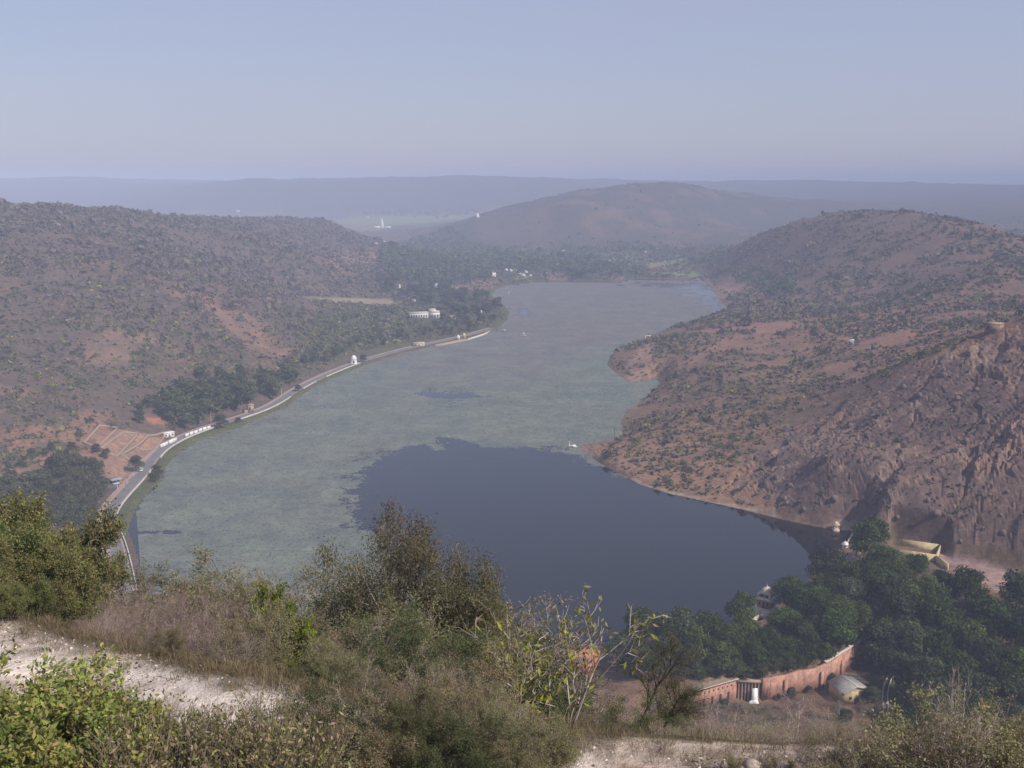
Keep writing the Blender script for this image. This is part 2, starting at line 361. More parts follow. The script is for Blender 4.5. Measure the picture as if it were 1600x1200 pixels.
# polar sheet, fine inside the view and coarse around it
rr = np.concatenate([np.geomspace(1.5, 10, 10, endpoint=False), np.geomspace(10, 40, 110, endpoint=False), np.geomspace(40, 250, 70, endpoint=False),
                     np.arange(250, 640, 1.55), np.arange(640, 1600, 5.0), np.arange(1600, 4000, 16.0), np.arange(4000, 9400, 75.0)])
az_f = np.linspace(-0.555, 0.555, 540)
az_o = np.linspace(0.555, 2 * math.pi - 0.555, 70)[1:-1]
az_all = np.concatenate([az_f, az_o])                     # closes on itself
RG, AG = np.meshgrid(rr, az_all, indexing='ij')
GX, GY = RG * np.sin(AG), RG * np.cos(AG)
Zb = height(GX, GY)
Zf = fort_hill(GX, GY)
Zb, ROCK = add_rocks(GX, GY, Zb)
k = 3.0
GZ = np.maximum(Zb, Zf)
ISFORT = smooth(-2, 2, Zf - Zb)
def H(x, y):
    """height of the built sheet (inside the view)"""
    x = np.asarray(x, float); y = np.asarray(y, float)
    r = np.clip(np.hypot(x, y), rr[0], rr[-1] - 1); a = np.clip(np.arctan2(x, y), az_f[0], az_f[-1] - 1e-6)
    i = np.clip(np.searchsorted(rr, r) - 1, 0, len(rr) - 2); da = az_f[1] - az_f[0]
    j = np.clip(((a - az_f[0]) / da).astype(int), 0, len(az_f) - 2)
    fr = (r - rr[i]) / (rr[i + 1] - rr[i]); fa = (a - az_f[j]) / da
    return (GZ[i, j] * (1 - fa) + GZ[i, j + 1] * fa) * (1 - fr) + (GZ[i + 1, j] * (1 - fa) + GZ[i + 1, j + 1] * fa) * fr
_ts = np.concatenate([np.geomspace(8, 250, 200), np.arange(250, 1500, 1.5), np.arange(1500, 8000, 8)])
def G(px, py):
    """where the line of sight through a photo pixel meets the ground"""
    dx, dy, dz = (float(v) for v in ray(px, py)); h = math.hypot(dx, dy)
    x, y, z = _ts * dx / h, _ts * dy / h, CAMZ + _ts * dz / h
    below = z <= np.maximum(H(x, y), -50)
    i = int(np.argmax(below)) if below.any() else len(_ts) - 1
    return float(x[i]), float(y[i]), float(H(x[i], y[i]))
def Gfar(px, py, rmin=200):
    dx, dy, dz = (float(v) for v in ray(px, py)); h = math.hypot(dx, dy)
    t = _ts[_ts > rmin]; x, y, z = t * dx / h, t * dy / h, CAMZ + t * dz / h
    below = z <= H(x, y); i = int(np.argmax(below)) if below.any() else len(t) - 1
    return float(x[i]), float(y[i]), float(H(x[i], y[i]))
def at_r(px, r, py=950):
    dx, dy, dz = ray(px, py); a = math.atan2(float(dx), float(dy))
    x, y = r * math.sin(a), r * math.cos(a); return x, y, float(H(x, y))

# ---- ground colours: what each patch of land is made of
PX, PY = proj(GX, GY, GZ)
front = (np.abs(AG) < 0.6) | (AG > 2 * math.pi - 0.6)
def pm(poly, feather, jit=0.0):
    d = sdf_poly(PX, PY, poly)
    if jit: d = d + (fbm(GX / 30, GY / 30, 3, 66) - 0.5) * jit
    return smooth(-feather, feather, d)
gcol = np.zeros(GX.shape + (3,), np.float32)
def lay(c, w):
    gcol[:] = gcol + (np.array(c, np.float32) - gcol) * np.clip(w, 0, 1)[..., None]
n_big = fbm(GX / 120, GY / 120, 4, 12); n_mid = fbm(GX / 26, GY / 26, 4, 13)
lay((0.120, 0.092, 0.074), np.ones(GX.shape))                                       # dry leafless scrub litter
lay((0.175, 0.108, 0.080), smooth(0.58, 0.72, n_mid) * 0.5)
right = smooth(905, 1000, PX) * smooth(402, 470, PY) * (RG < 1700)
lay((0.222, 0.142, 0.098), right * 0.9)
lay((0.140, 0.108, 0.074), right * smooth(0.50, 0.62, n_mid) * 0.7)
lay((0.170, 0.118, 0.092), smooth(1100, 1200, PX) * (RG > 950) * (RG < 1800) * 0.8)
rw = ROCK
lay((0.190, 0.134, 0.116), rw * 0.9)
lay((0.128, 0.093, 0.088), rw * smooth(0.47, 0.60, fbm(GX / 22, GY / 22, 4, 21)) * 0.8)
lay((0.255, 0.180, 0.145), rw * smooth(0.56, 0.68, fbm(GX / 7, GY / 7, 3, 29)) * 0.8)
for poly, c, f in (
    ([(300,455),(330,460),(372,505),(440,545),(480,560),(470,572),(400,550),(345,510)], (0.225,0.140,0.098), 8),
    ([(120,545),(175,510),(215,540),(200,570),(150,570)], (0.19,0.135,0.100), 12),
    
    
    ([(225,650),(258,652),(258,666),(230,664)], (0.36,0.17,0.095), 4),
    ([(500,400),(590,390),(598,420),(530,425)], (0.26,0.155,0.115), 12),
    ([(155,680),(190,672),(250,680),(265,690),(232,722),(200,760),(180,760),(150,715)], (0.30,0.19,0.135), 4),
    ([(980,565),(1018,530),(1022,560),(1000,600),(980,597)], (0.31,0.205,0.15), 5),
    ([(1140,430),(1190,440),(1205,460),(1160,478),(1125,455)], (0.27,0.165,0.13), 8),
    ([(1150,490),(1220,478),(1500,505),(1540,520),(1430,560),(1320,540),(1240,530),(1080,560),(1075,520)], (0.26,0.152,0.112), 20),
    ([(910,695),(1000,660),(1100,690),(1180,730),(1200,795),(1110,780),(1000,755)], (0.26,0.165,0.115), 15),
    ([(740,330),(800,325),(860,340),(870,385),(800,385),(745,380)], (0.24,0.165,0.12), 14),
    ([(1330,470),(1620,430),(1650,520),(1560,510),(1400,490)], (0.205,0.130,0.102), 20),
    ):
    lay(c, pm(poly, f, 14) * (RG > 300))
sand = [(1465,862),(1500,868),(1600,895),(1700,920),(1700,960),(1585,928),(1560,925),(1500,905),(1470,890)]
lay((0.36, 0.25, 0.225), pm(sand, 6, 6) * (RG > 300))
for poly, c, f in (([(0,600),(70,620),(170,650),(160,730),(135,770),(60,770),(0,740)], (0.24,0.142,0.100), 20), ([(380,490),(440,540),(560,545),(480,575),(400,575)], (0.25,0.150,0.105), 20), ([(150,505),(240,520),(300,560),(200,580),(110,560)], (0.22,0.145,0.11), 20), ([(255,440),(350,450),(420,520),(300,500)], (0.22,0.14,0.105), 18)):
    lay(c, pm(poly, f, 20) * smooth(0.50, 0.60, fbm(GX / 17, GY / 17, 4, 101)) * (RG > 300))
# green plain, woodland floor, fields
lay((0.085, 0.085, 0.050), pm([(480,520),(500,480),(620,478),(700,450),(800,470),(800,505),(700,530),(560,560),(470,580),(440,600)], 14) * (RG > 500))
lay((0.075, 0.078, 0.050), pm([(560,430),(620,395),(640,372),(700,362),(800,390),(1080,392),(1100,430),(960,440),(780,445),(770,470),(650,470),(560,455)], 10) * (RG > 1200))
for poly, c in (
    ([(478,464),(612,468),(618,476),(520,474)], (0.30,0.245,0.150)),
    ([(690,446),(775,446),(770,452),(700,452)], (0.23,0.135,0.11)),
    ([(735,438),(790,436),(775,447),(735,446)], (0.22,0.145,0.105)),
    ([(845,426),(890,426),(890,437),(848,437)], (0.24,0.145,0.12)),
    ([(950,432),(975,432),(975,437),(950,437)], (0.25,0.14,0.11)),
    ([(805,430),(830,430),(830,437),(803,437)], (0.17,0.17,0.07)),
    ([(935,400),(985,392),(1015,398),(1070,404),(1085,416),(1020,414),(950,408)], (0.19,0.25,0.09)),
    ([(1012,412),(1080,416),(1078,424),(1015,420)], (0.25,0.17,0.11)),
    ([(1020,424),(1085,424),(1095,432),(1020,434)], (0.18,0.235,0.10)),
    ([(520,345),(560,338),(640,336),(745,336),(720,342),(660,350),(600,352),(540,352)], (0.21,0.26,0.10)),
    ([(530,352),(600,350),(600,360),(560,362)], (0.24,0.17,0.11)),
    ([(300,322),(420,318),(560,325),(480,333),(300,333)], (0.17,0.15,0.10)),
    ([(360,312),(430,314),(500,320),(420,322)], (0.22,0.20,0.16)),
    ([(640,350),(760,345),(690,360)], (0.10,0.115,0.06)),
    ):
    lay(c, pm(poly, 2.5) * (RG > 900))
# green fringe along the left bank
sdl = -sdf_poly(GX, GY, LAKE)
lay((0.095, 0.105, 0.042), smooth(14, 3, sdl) * (sdl > -1) * (PX < 800) * (RG > 300))
lay((0.33, 0.25, 0.20), smooth(2.4, 1.0, sdl) * (sdl > -0.5) * (PX > 900) * (PY > 690) * (RG < 620) * smooth(0.42, 0.5, n_mid))
gd_ = sdf_poly(GX, GY, GARDEN)
lay((0.155, 0.100, 0.068), smooth(-1, 3, gd_) * (RG > 200))
lay((0.080, 0.085, 0.040), smooth(-1, 3, gd_) * smooth(0.46, 0.58, fbm(GX / 9, GY / 9, 3, 55)) * (RG > 200))
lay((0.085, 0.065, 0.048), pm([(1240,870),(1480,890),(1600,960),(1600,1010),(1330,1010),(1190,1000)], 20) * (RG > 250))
fr_ = (RG > 2600) & (GZ > 24)
lay((0.072, 0.074, 0.060), fr_ * .85)
ch = (RG > 2060) & (RG < 3500) & (PX > 640) & (PX < 1240) & (GZ > 9)
lay((0.080, 0.076, 0.064), ch * 0.8); lay((0.17, 0.12, 0.088), ch * smooth(0.55, 0.68, fbm(GX / 60, GY / 60, 4, 203)) * .7)
# fort hill
es = edge_s(GX, GY)
lay((0.115, 0.095, 0.068), ISFORT)
lay((0.15, 0.125, 0.075), ISFORT * smooth(-1.0, 0.2, es) * smooth(3, 0.5, es))
pathw = smooth(-4.6, -3.6, es + (fbm(GX / 1.5, GY / 1.5, 3, 4) - 0.5) * 1.6) * smooth(0.3, -0.5, es + (fbm(GX / 1.1, GY / 1.1, 3, 14) - 0.5) * 0.9) * (RG < 80)
lay((0.175, 0.145, 0.105), ISFORT * (es < 0.3))
lay((0.80, 0.71, 0.63), pathw * ISFORT)
lay((0.30, 0.235, 0.175), pathw * ISFORT * smooth(0.52, 0.68, fbm(GX / 0.8, GY / 0.8, 4, 44)) * 0.55)
lay((0.56, 0.46, 0.37), ISFORT * smooth(1.0, 2.0, GX) * (es < 0.5) * (es > -6) * (RG < 60))
lay((0.20, 0.15, 0.11), ISFORT * smooth(1.0, 2.0, GX) * (es < 1.5) * (es > -6) * (RG < 60) * smooth(0.45, 0.6, fbm(GX / 0.5, GY / 0.5, 4, 94)) * .8)

nr, na = GX.shape
ii = np.arange(nr - 1)[:, None] * na; jj = np.arange(na)[None, :]; j2 = (jj + 1) % na
quads = np.stack([ii + jj, ii + na + jj, ii + na + j2, ii + j2], -1).reshape(-1, 4)[:, ::-1]
m, nt, out = new_mat('ground')
a_ = N(nt, 'ShaderNodeAttribute', attribute_name='tint'); geo = N(nt, 'ShaderNodeNewGeometry'); pos = geo.outputs['Position']
b = N(nt, 'ShaderNodeBsdfPrincipled'); b.inputs['Roughness'].default_value = 0.95; b.inputs['Specular IOR Level'].default_value = 0.1
n1 = noise_node(nt, 0.35, 8, 0.7, pos); n2 = noise_node(nt, 0.06, 6, 0.65, pos); n3 = noise_node(nt, 6.0, 6, 0.7, pos)
c1 = ramp(nt, n1.outputs[0], [(0.30, (0.62, 0.60, 0.62)), (0.55, (1, 1, 1)), (0.75, (1.32, 1.26, 1.18))]).outputs[0]
c2 = ramp(nt, n2.outputs[0], [(0.32, (0.78, 0.80, 0.84)), (0.68, (1.2, 1.13, 1.05))]).outputs[0]
c3 = ramp(nt, n3.outputs[0], [(0.30, (0.72, 0.72, 0.72)), (0.70, (1.18, 1.16, 1.12))]).outputs[0]
cc = mixc(nt, a_.outputs['Color'], c1, 1.0, 'MULTIPLY'); cc = mixc(nt, cc, c2, 1.0, 'MULTIPLY'); cc = mixc(nt, cc, c3, 1.0, 'MULTIPLY')
mps = N(nt, 'ShaderNodeMapping'); mps.inputs['Rotation'].default_value = (0, 0, 0.65); mps.inputs['Scale'].default_value = (0.35, 1.3, 1.3); nt.links.new(pos, mps.inputs[0])
n4 = noise_node(nt, 0.5, 7, 0.75, mps.outputs[0])
c4 = ramp(nt, n4.outputs[0], [(0.30, (0.72, 0.70, 0.70)), (0.52, (1, 1, 1)), (0.72, (1.35, 1.28, 1.2))]).outputs[0]; cc = mixc(nt, cc, c4, 1.0, 'MULTIPLY')
nt.links.new(cc, b.inputs['Base Color'])
bp = N(nt, 'ShaderNodeBump'); bp.inputs['Strength'].default_value = 0.7; bp.inputs['Distance'].default_value = 1.2
bn = noise_node(nt, 0.22, 9, 0.72, pos); nt.links.new(bn.outputs[0], bp.inputs['Height'])
bp2 = N(nt, 'ShaderNodeBump'); bp2.inputs['Strength'].default_value = 0.6; bp2.inputs['Distance'].default_value = 0.06
nt.links.new(n3.outputs[0], bp2.inputs['Height']); nt.links.new(bp.outputs[0], bp2.inputs['Normal'])
nt.links.new(bp2.outputs[0], b.inputs['Normal']); nt.links.new(b.outputs[0], out.inputs[0])
M_GROUND = m
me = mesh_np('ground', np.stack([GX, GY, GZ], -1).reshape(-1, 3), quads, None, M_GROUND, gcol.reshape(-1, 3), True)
qs = np.ones(len(quads), bool).reshape(nr - 1, na); qs[ROCK[:-1] > 0.25] = False
me.polygons.foreach_set('use_smooth', qs.ravel()); me.update()
tag(link('ground', me), kind='structure')

# ------------------------------------------------------------------ water
m, nt, out = new_mat('lake_water'); b = N(nt, 'ShaderNodeBsdfPrincipled')
b.inputs['Base Color'].default_value = (0.006, 0.007, 0.010, 1); b.inputs['Roughness'].default_value = 0.09; b.inputs['IOR'].default_value = 1.37
geo = N(nt, 'ShaderNodeNewGeometry'); wn1 = noise_node(nt, 0.9, 5, 0.6, geo.outputs['Position']); wn2 = noise_node(nt, 0.02, 3, 0.5, geo.outputs['Position'])
bp = N(nt, 'ShaderNodeBump'); bp.inputs['Strength'].default_value = 0.05; bp.inputs['Distance'].default_value = 0.10
nt.links.new(wn1.outputs[0], bp.inputs['Height']); nt.links.new(bp.outputs[0], b.inputs['Normal'])
nt.links.new(ramp(nt, wn2.outputs[0], [(0.3, (0.02,) * 3), (0.7, (0.05,) * 3)]).outputs[0], b.inputs['Roughness'])
nt.links.new(b.outputs[0], out.inputs[0]); M_WATER = m
import bmesh
bm = bmesh.new(); cen = LAKE.mean(0)
vs = []
nL = len(LAKE)
for i in range(nL):                                     # pushed a little into the banks
    p, a0, b0 = LAKE[i], LAKE[i - 1], LAKE[(i + 1) % nL]
    t = (b0 - a0) / (np.linalg.norm(b0 - a0) + 1e-9); nrm = np.array([t[1], -t[0]])
    if sdf_poly(np.array([p[0] + nrm[0]]), np.array([p[1] + nrm[1]]), LAKE)[0] > 0: nrm = -nrm
    q = p + nrm * 0.9; vs.append(bm.verts.new((q[0], q[1], 0.0)))
f = bm.faces.new(vs); bmesh.ops.triangulate(bm, faces=[f])
for f in bm.faces:
    if f.normal.z < 0: f.normal_flip()
me = bpy.data.meshes.new('lake_water'); bm.to_mesh(me); bm.free(); me.materials.append(M_WATER)
tag(link('lake_water', me), kind='structure')

# floating lotus cover: a sheet 3 cm over the water with a ragged edge
OPEN = [(692,686),(722,692),(752,699),(800,702),(850,703),(888,708),(905,716),(940,728),(1340,840),(1340,1000),(1000,1050),(690,1050),(655,935),(612,872),(603,850),(580,838),
        (572,822),(552,806),(528,803),(556,785),(549,768),(562,752),(550,738),(566,727),(590,716),(606,704),(640,697),(676,695)]
HOLE = [(652,617),(690,611),(712,613),(738,621),(705,626),(690,630),(680,622)]
SLIT = [(195,826),(225,830),(280,829),(284,833),(240,835),(200,836)]
BLUE = [(800,478),(835,476),(838,496),(806,497)]
POOL2 = [(1000,441),(1075,443),(1092,440),(1110,455),(1130,478),(1118,492),(1095,470),(1070,450),(1000,447)]
pyv = np.arange(430, 1015, 2.2); azv = np.linspace(math.atan((185 - 800) / F), math.atan((1160 - 800) / F), 380)
rv = np.array([math.hypot(*P(800, p, 0)) for p in pyv])
LR, LA = np.meshgrid(rv, azv, indexing='ij'); LX, LY = LR * np.sin(LA), LR * np.cos(LA)
lpx, lpy = proj(LX, LY, np.zeros_like(LX))
dl = sdf_poly(LX, LY, LAKE)
ppm = F * CAMZ / LR ** 2                               # vertical photo px per metre on the water
def hole(poly, k=1.0):
    return -sdf_poly(LX, LY, np.array([P(a, b, 0) for a, b in poly])) * k
cov = np.minimum.reduce([hole(OPEN) / 24, hole(HOLE) / 30, hole(SLIT) / 4, hole(POOL2) / 40 + 0.1, hole(BLUE) / 30 + 0.35])
cov = np.minimum(cov, dl / 5 - 0.1 + 1.2 * (lpx < 1000) * (lpx > 300)); cov = np.where((LR > 1350) & (lpx > 800), cov - 0.9 * smooth(0.50, 0.60, fbm(LX / 30, LY / 60, 3, 303)) * smooth(90, 20, dl), cov)
cov = np.clip(cov, -1, 1)
tone = smooth(620, 470, lpy + (fbm(LX / 60, LY / 160, 3, 19) - 0.5) * 160)
inside = dl > -2
vid = -np.ones(LX.shape, int); ok = inside[:-1, :-1] & inside[1:, :-1] & inside[:-1, 1:] & inside[1:, 1:] & ((cov[:-1, :-1] > -0.9) | (cov[1:, 1:] > -0.9))
use = np.zeros(LX.shape, bool)
for a0 in (0, 1):
    for b0 in (0, 1): use[a0:ok.shape[0] + a0, b0:ok.shape[1] + b0] |= ok
vid[use] = np.arange(use.sum()); I, J = np.nonzero(ok)
quads = np.stack([vid[I, J], vid[I, J + 1], vid[I + 1, J + 1], vid[I + 1, J]], -1)
V = np.stack([LX[use], LY[use], np.full(use.sum(), 0.03)], -1)
colr = np.stack([cov[use] * 0.5 + 0.5, tone[use], np.zeros(use.sum())], -1)
m, nt, out = new_mat('lotus_cover'); at = N(nt, 'ShaderNodeAttribute', attribute_name='tint'); sep = N(nt, 'ShaderNodeSeparateColor')
nt.links.new(at.outputs['Color'], sep.inputs[0]); geo = N(nt, 'ShaderNodeNewGeometry'); pos = geo.outputs['Position']
nb = noise_node(nt, 0.055, 6, 0.62, pos); ns = noise_node(nt, 0.55, 4, 0.65, pos); nf = noise_node(nt, 1.6, 2, 0.5, pos); nz = noise_node(nt, 0.018, 4, 0.55, pos)
def math_(op, a, b=None):
    n = N(nt, 'ShaderNodeMath', operation=op)
    for i, v in enumerate((a, b)):
        if v is None: continue
        if isinstance(v, (int, float)): n.inputs[i].default_value = v
        else: nt.links.new(v, n.inputs[i])
    return n.outputs[0]
edge = math_('ADD', sep.outputs[0], math_('MULTIPLY', math_('SUBTRACT', nb.outputs[0], 0.5), 1.7))
edge = math_('ADD', edge, math_('MULTIPLY', math_('SUBTRACT', ns.outputs[0], 0.5), 0.8))
edge = math_('GREATER_THAN', edge, 0.5)
gap = math_('LESS_THAN', math_('ADD', math_('MULTIPLY', ns.outputs[0], 0.45), math_('MULTIPLY', nf.outputs[0], 0.55)), 0.585)
alpha = math_('MULTIPLY', edge, gap)
g1 = ramp(nt, nf.outputs[0], [(0.25, (0.054, 0.067, 0.052)), (0.5, (0.120, 0.140, 0.108)), (0.75, (0.196, 0.218, 0.172))]).outputs[0]
g2 = ramp(nt, nf.outputs[0], [(0.25, (0.075, 0.066, 0.056)), (0.5, (0.132, 0.120, 0.104)), (0.75, (0.19, 0.175, 0.15))]).outputs[0]
fz = math_('ADD', sep.outputs[1], math_('MULTIPLY', math_('SUBTRACT', nz.outputs[0], 0.45), 1.6))
cl = mixc(nt, g1, g2, fz)
nm1 = noise_node(nt, 0.035, 6, 0.7, pos); nm2 = noise_node(nt, 0.16, 5, 0.7, pos)
cl = mixc(nt, cl, ramp(nt, nm1.outputs[0], [(0.32, (0.72, 0.74, 0.80)), (0.66, (1.28, 1.24, 1.14))]).outputs[0], 1.0, 'MULTIPLY')
cl = mixc(nt, cl, ramp(nt, nm2.outputs[0], [(0.32, (0.70, 0.72, 0.78)), (0.68, (1.30, 1.27, 1.2))]).outputs[0], 1.0, 'MULTIPLY')
d = N(nt, 'ShaderNodeBsdfPrincipled'); d.inputs['Roughness'].default_value = 0.55; d.inputs['Specular IOR Level'].default_value = 0.35
nt.links.new(cl, d.inputs['Base Color']); nt.links.new(alpha, d.inputs['Alpha'])
nt.links.new(d.outputs[0], out.inputs[0])
me = mesh_np('lotus_leaves', V, quads, None, m, colr)
tag(link('lotus_leaves', me), 'grey green carpet of lotus leaves floating on the lake', kind='stuff')

# ------------------------------------------------------------------ haze box
m, nt, out = new_mat('haze'); pv = N(nt, 'ShaderNodeVolumePrincipled')
pv.inputs['Color'].default_value = HAZE_COLOR; pv.inputs['Density'].default_value = HAZE_DENSITY; pv.inputs['Anisotropy'].default_value = HAZE_ANISO
nt.links.new(pv.outputs[0], out.inputs['Volume'])
HZ0, HZ1 = float(GZ.min()) - 1.2, max(float(GZ.max()) + 14, 190)
o = MB().box(-9800, 9800, -9800, 9800, HZ0, HZ1).build('haze', m); tag(o, kind='stuff')

M_ROCK = plaster('mauve_rock', (0.155,0.115,0.108), 0.35, 0.8, 0.95)
M_STONE = plaster('stone', (0.38,0.31,0.26), 0.4, 6.0, 0.9)
#<<PLANTS
# ------------------------------------------------------------------ plants
V3 = Vector
def rvec(rg): return V3((rg.gauss(0, 1), rg.gauss(0, 1), rg.gauss(0, 1))).normalized()
def grow(rg, p, d, L, r, lvl, sp, S, T):
    n = sp['seg'][lvl]; last = lvl == len(sp['seg']) - 1; pts = [p.copy()]; ds = []
    for i in range(n):
        d = (d + rvec(rg) * sp['wob'] + V3((0, 0, sp['up'][lvl]))).normalized()
        q = p + d * (L / n)
        S.append((p, q, r * (1 - 0.6 * i / n), r * (1 - 0.6 * (i + 1) / n), lvl)); p = q; pts.append(p.copy()); ds.append(d.copy())
        if last or lvl == len(sp['seg']) - 2 and i >= n - 1: T.append((pts[-2], q, d.copy()))
    if last: return
    for k in range(sp['n'][lvl]):
        t = sp['t0'][lvl] + (1 - sp['t0'][lvl]) * (k + rg.random()) / sp['n'][lvl]
        i = min(int(t * n), n - 1); b = pts[i].lerp(pts[i + 1], t * n - i)
        ax = ds[i].cross(rvec(rg)).normalized(); cd = Matrix.Rotation(R(sp['ang'][lvl]) * rg.uniform(0.7, 1.3), 3, ax) @ ds[i]
        grow(rg, b, cd, L * sp['rat'][lvl] * rg.uniform(0.7, 1.2) * (1.15 - 0.5 * t), max(r * 0.55 * (1 - 0.4 * t), sp['rmin']), lvl + 1, sp, S, T)
def seg_mesh(name, S, col, mat, seed=0, jit=0.15):
    n = len(S); A_ = np.array([s[0] for s in S]); B_ = np.array([s[1] for s in S])
    ra = np.array([s[2] for s in S]); rb = np.array([s[3] for s in S]); d = B_ - A_
    d /= np.linalg.norm(d, axis=1, keepdims=True) + 1e-9
    ref = np.where(np.abs(d[:, 2:3]) < 0.9, [[0, 0, 1.0]], [[1.0, 0, 0]]); u = np.cross(d, ref); u /= np.linalg.norm(u, axis=1, keepdims=True) + 1e-9
    w = np.cross(d, u); V = []
    for base, rad in ((A_, ra), (B_, rb)):
        for k in range(3):
            a = 2.0944 * k; V.append(base + (u * math.cos(a) + w * math.sin(a)) * rad[:, None])
    V = np.stack(V, 1).reshape(-1, 3); i0 = np.arange(n)[:, None] * 6
    q = np.concatenate([i0 + np.array([[k, (k + 1) % 3, 3 + (k + 1) % 3, 3 + k]]) for k in range(3)])
    rg = np.random.default_rng(seed); c = np.array(col)[rg.integers(0, len(col), n)] * (1 + jit * rg.standard_normal((n, 1)))
    return mesh_np(name, V, q, None, mat, np.clip(np.repeat(c, 6, 0), 0.005, 0.9))
def leaf_arrays(C, D, Ln, Wd, rg, flat=0.4):
    n = len(C); D = D / (np.linalg.norm(D, axis=1, keepdims=True) + 1e-9)
    nr_ = rg.standard_normal((n, 3)); nr_[:, 2] = np.abs(nr_[:, 2]) + flat
    s = np.cross(D, nr_); s /= np.linalg.norm(s, axis=1, keepdims=True) + 1e-9
    L_ = (Ln * rg.uniform(0.4, 1.5, n))[:, None]; w = (Wd * rg.uniform(0.7, 1.2, n))[:, None]
    V = np.stack([C, C + D * L_ * 0.45 + s * w * 0.5, C + D * L_, C + D * L_ * 0.45 - s * w * 0.5], 1).reshape(-1, 3)
    return V, np.arange(n * 4).reshape(n, 4)
def pal_pick(pal, n, rg, jit=0.18):
    w = np.array([p[0] for p in pal], float); c = np.array([p[1] for p in pal])
    return np.clip(c[rg.choice(len(pal), n, p=w / w.sum())] * (1 + jit * rg.standard_normal((n, 1))), 0.004, 0.9)
def leaves_on(name, T, per, Ln, Wd, pal, mat, seed, spread=0.02, droop=0.0, flat=0.4, zpal=None):
    rg = np.random.default_rng(seed); A_ = np.array([t[0] for t in T]); B_ = np.array([t[1] for t in T]); D = np.array([t[2] for t in T])
    k = rg.random((len(T), per)); k[...] = rg.random((len(T), per))
    C = (A_[:, None] + (B_ - A_)[:, None] * k[..., None]).reshape(-1, 3) + rg.normal(0, spread, (len(T) * per, 3))
    Dd = np.repeat(D, per, 0) * 0.6 + rg.standard_normal((len(C), 3)) * 0.7; Dd[:, 2] -= droop
    V, q = leaf_arrays(C, Dd, Ln, Wd, rg, flat); col = pal_pick(pal, len(C), rg)
    if zpal is not None:
        zt = (C[:, 2] - C[:, 2].min()) / (np.ptp(C[:, 2]) + 1e-6); f = smooth(zpal[1], zpal[2], zt + rg.normal(0, 0.08, len(C)))[:, None]
        col = col * (1 - f) + pal_pick(zpal[0], len(C), rg) * f
    return mesh_np(name, V, q, None, mat, np.repeat(col, 4, 0))
def shrub(kind, seed, h, stems, sp, bark, leaf=None, spread=35, dirbias=None):
    """prototype: list of (part name, mesh); built 1:1 in metres"""
    rg = random.Random(seed); S, T = [], []
    for k in range(stems):
        a = 2 * math.pi * (k + rg.random()) / stems; e = R(spread) * rg.uniform(0.2, 1.1)
        d = V3((math.sin(e) * math.cos(a), math.sin(e) * math.sin(a), math.cos(e)))
        if dirbias: d = (d + V3(dirbias)).normalized()
        base = V3((math.cos(a), math.sin(a), 0)) * rg.uniform(0, 0.10) * h * (0.3 if stems < 3 else 1); base.z = -0.12
        grow(rg, base, d, h * sp['L0'] * rg.uniform(0.75, 1.15), sp['r0'], 0, sp, S, T)
    thick = [s for s in S if s[4] == 0]; thin = [s for s in S if s[4] > 0]
    parts = [('stem' if stems > 1 else 'trunk', seg_mesh(kind + '_stem', thick, bark, M_TWIG, seed)), ('twigs', seg_mesh(kind + '_twigs', thin, bark, M_TWIG, seed + 1))]
    if leaf: parts.append(('foliage', leaves_on(kind + '_foliage', T, leaf['per'], leaf['L'], leaf['W'], leaf['pal'], M_LEAF, seed + 2, leaf.get('spread', 0.03), leaf.get('droop', 0), leaf.get('flat', 0.4), leaf.get('zpal'))))
    zs = np.array([s[1].z for s in S]); xs = np.array([math.hypot(s[1].x, s[1].y) for s in S])
    return dict(parts=parts, h=float(zs.max()), r=float(np.percentile(xs, 97)))
BK_PURPLE = [(0.236,0.169,0.159),(0.189,0.132,0.130),(0.311,0.232,0.209)]; BK_GREY = [(0.300,0.252,0.216),(0.204,0.162,0.132),(0.396,0.348,0.300)]; BK_BROWN = [(0.14,0.10,0.075),(0.10,0.072,0.055),(0.20,0.155,0.12)]
OLIVE = [(5,(0.213,0.199,0.097)),(4,(0.152,0.162,0.077)),(2,(0.294,0.254,0.126)),(2,(0.315,0.219,0.152))]
OLIVEB = [(4,(0.255,0.204,0.117)),(3,(0.180,0.170,0.085)),(3,(0.331,0.242,0.161))]
GREEN = [(5,(0.108,0.132,0.056)),(4,(0.080,0.102,0.046)),(3,(0.160,0.160,0.072)),(1,(0.17,0.135,0.085))]
LEAFY = [(5,(0.227,0.252,0.067)),(4,(0.151,0.188,0.054)),(3,(0.311,0.294,0.084)),(1,(0.353,0.277,0.126))]
SP_D = dict(seg=(4,3,3,2), n=(6,5,4), t0=(0.2,0.15,0.1), ang=(32,38,42), rat=(0.62,0.6,0.55), wob=0.16, up=(0.05,0.06,0.03,0.0), L0=0.72, r0=0.016, rmin=0.0042)
SP_O = dict(seg=(4,3,2,2), n=(7,5,4), t0=(0.12,0.1,0.1), ang=(45,48,50), rat=(0.58,0.58,0.5), wob=0.2, up=(0.05,0.02,0.0,0.0), L0=0.68, r0=0.024, rmin=0.0045)
SP_L = dict(seg=(4,3,2), n=(8,6), t0=(0.1,0.08), ang=(42,45), rat=(0.5,0.55), wob=0.18, up=(0.06,0.06,0.05), L0=0.75, r0=0.014, rmin=0.004)
PROTO = {}
PROTO['dry'] = [shrub('dry', 11 + k, 2.6, 9, SP_D, BK_PURPLE, spread=38) for k in range(3)]
PROTO['drygrey'] = [shrub('drygrey', 21 + k, 2.2, 8, SP_D, BK_GREY, dict(per=1, L=0.045, W=0.022, pal=OLIVEB, spread=0.03), spread=42) for k in range(2)]
PROTO['olive'] = [shrub('olive', 31 + k, 3.0, 8, SP_O, BK_BROWN, dict(per=9, L=0.055, W=0.024, pal=OLIVE, spread=0.05), spread=48) for k in range(3)]
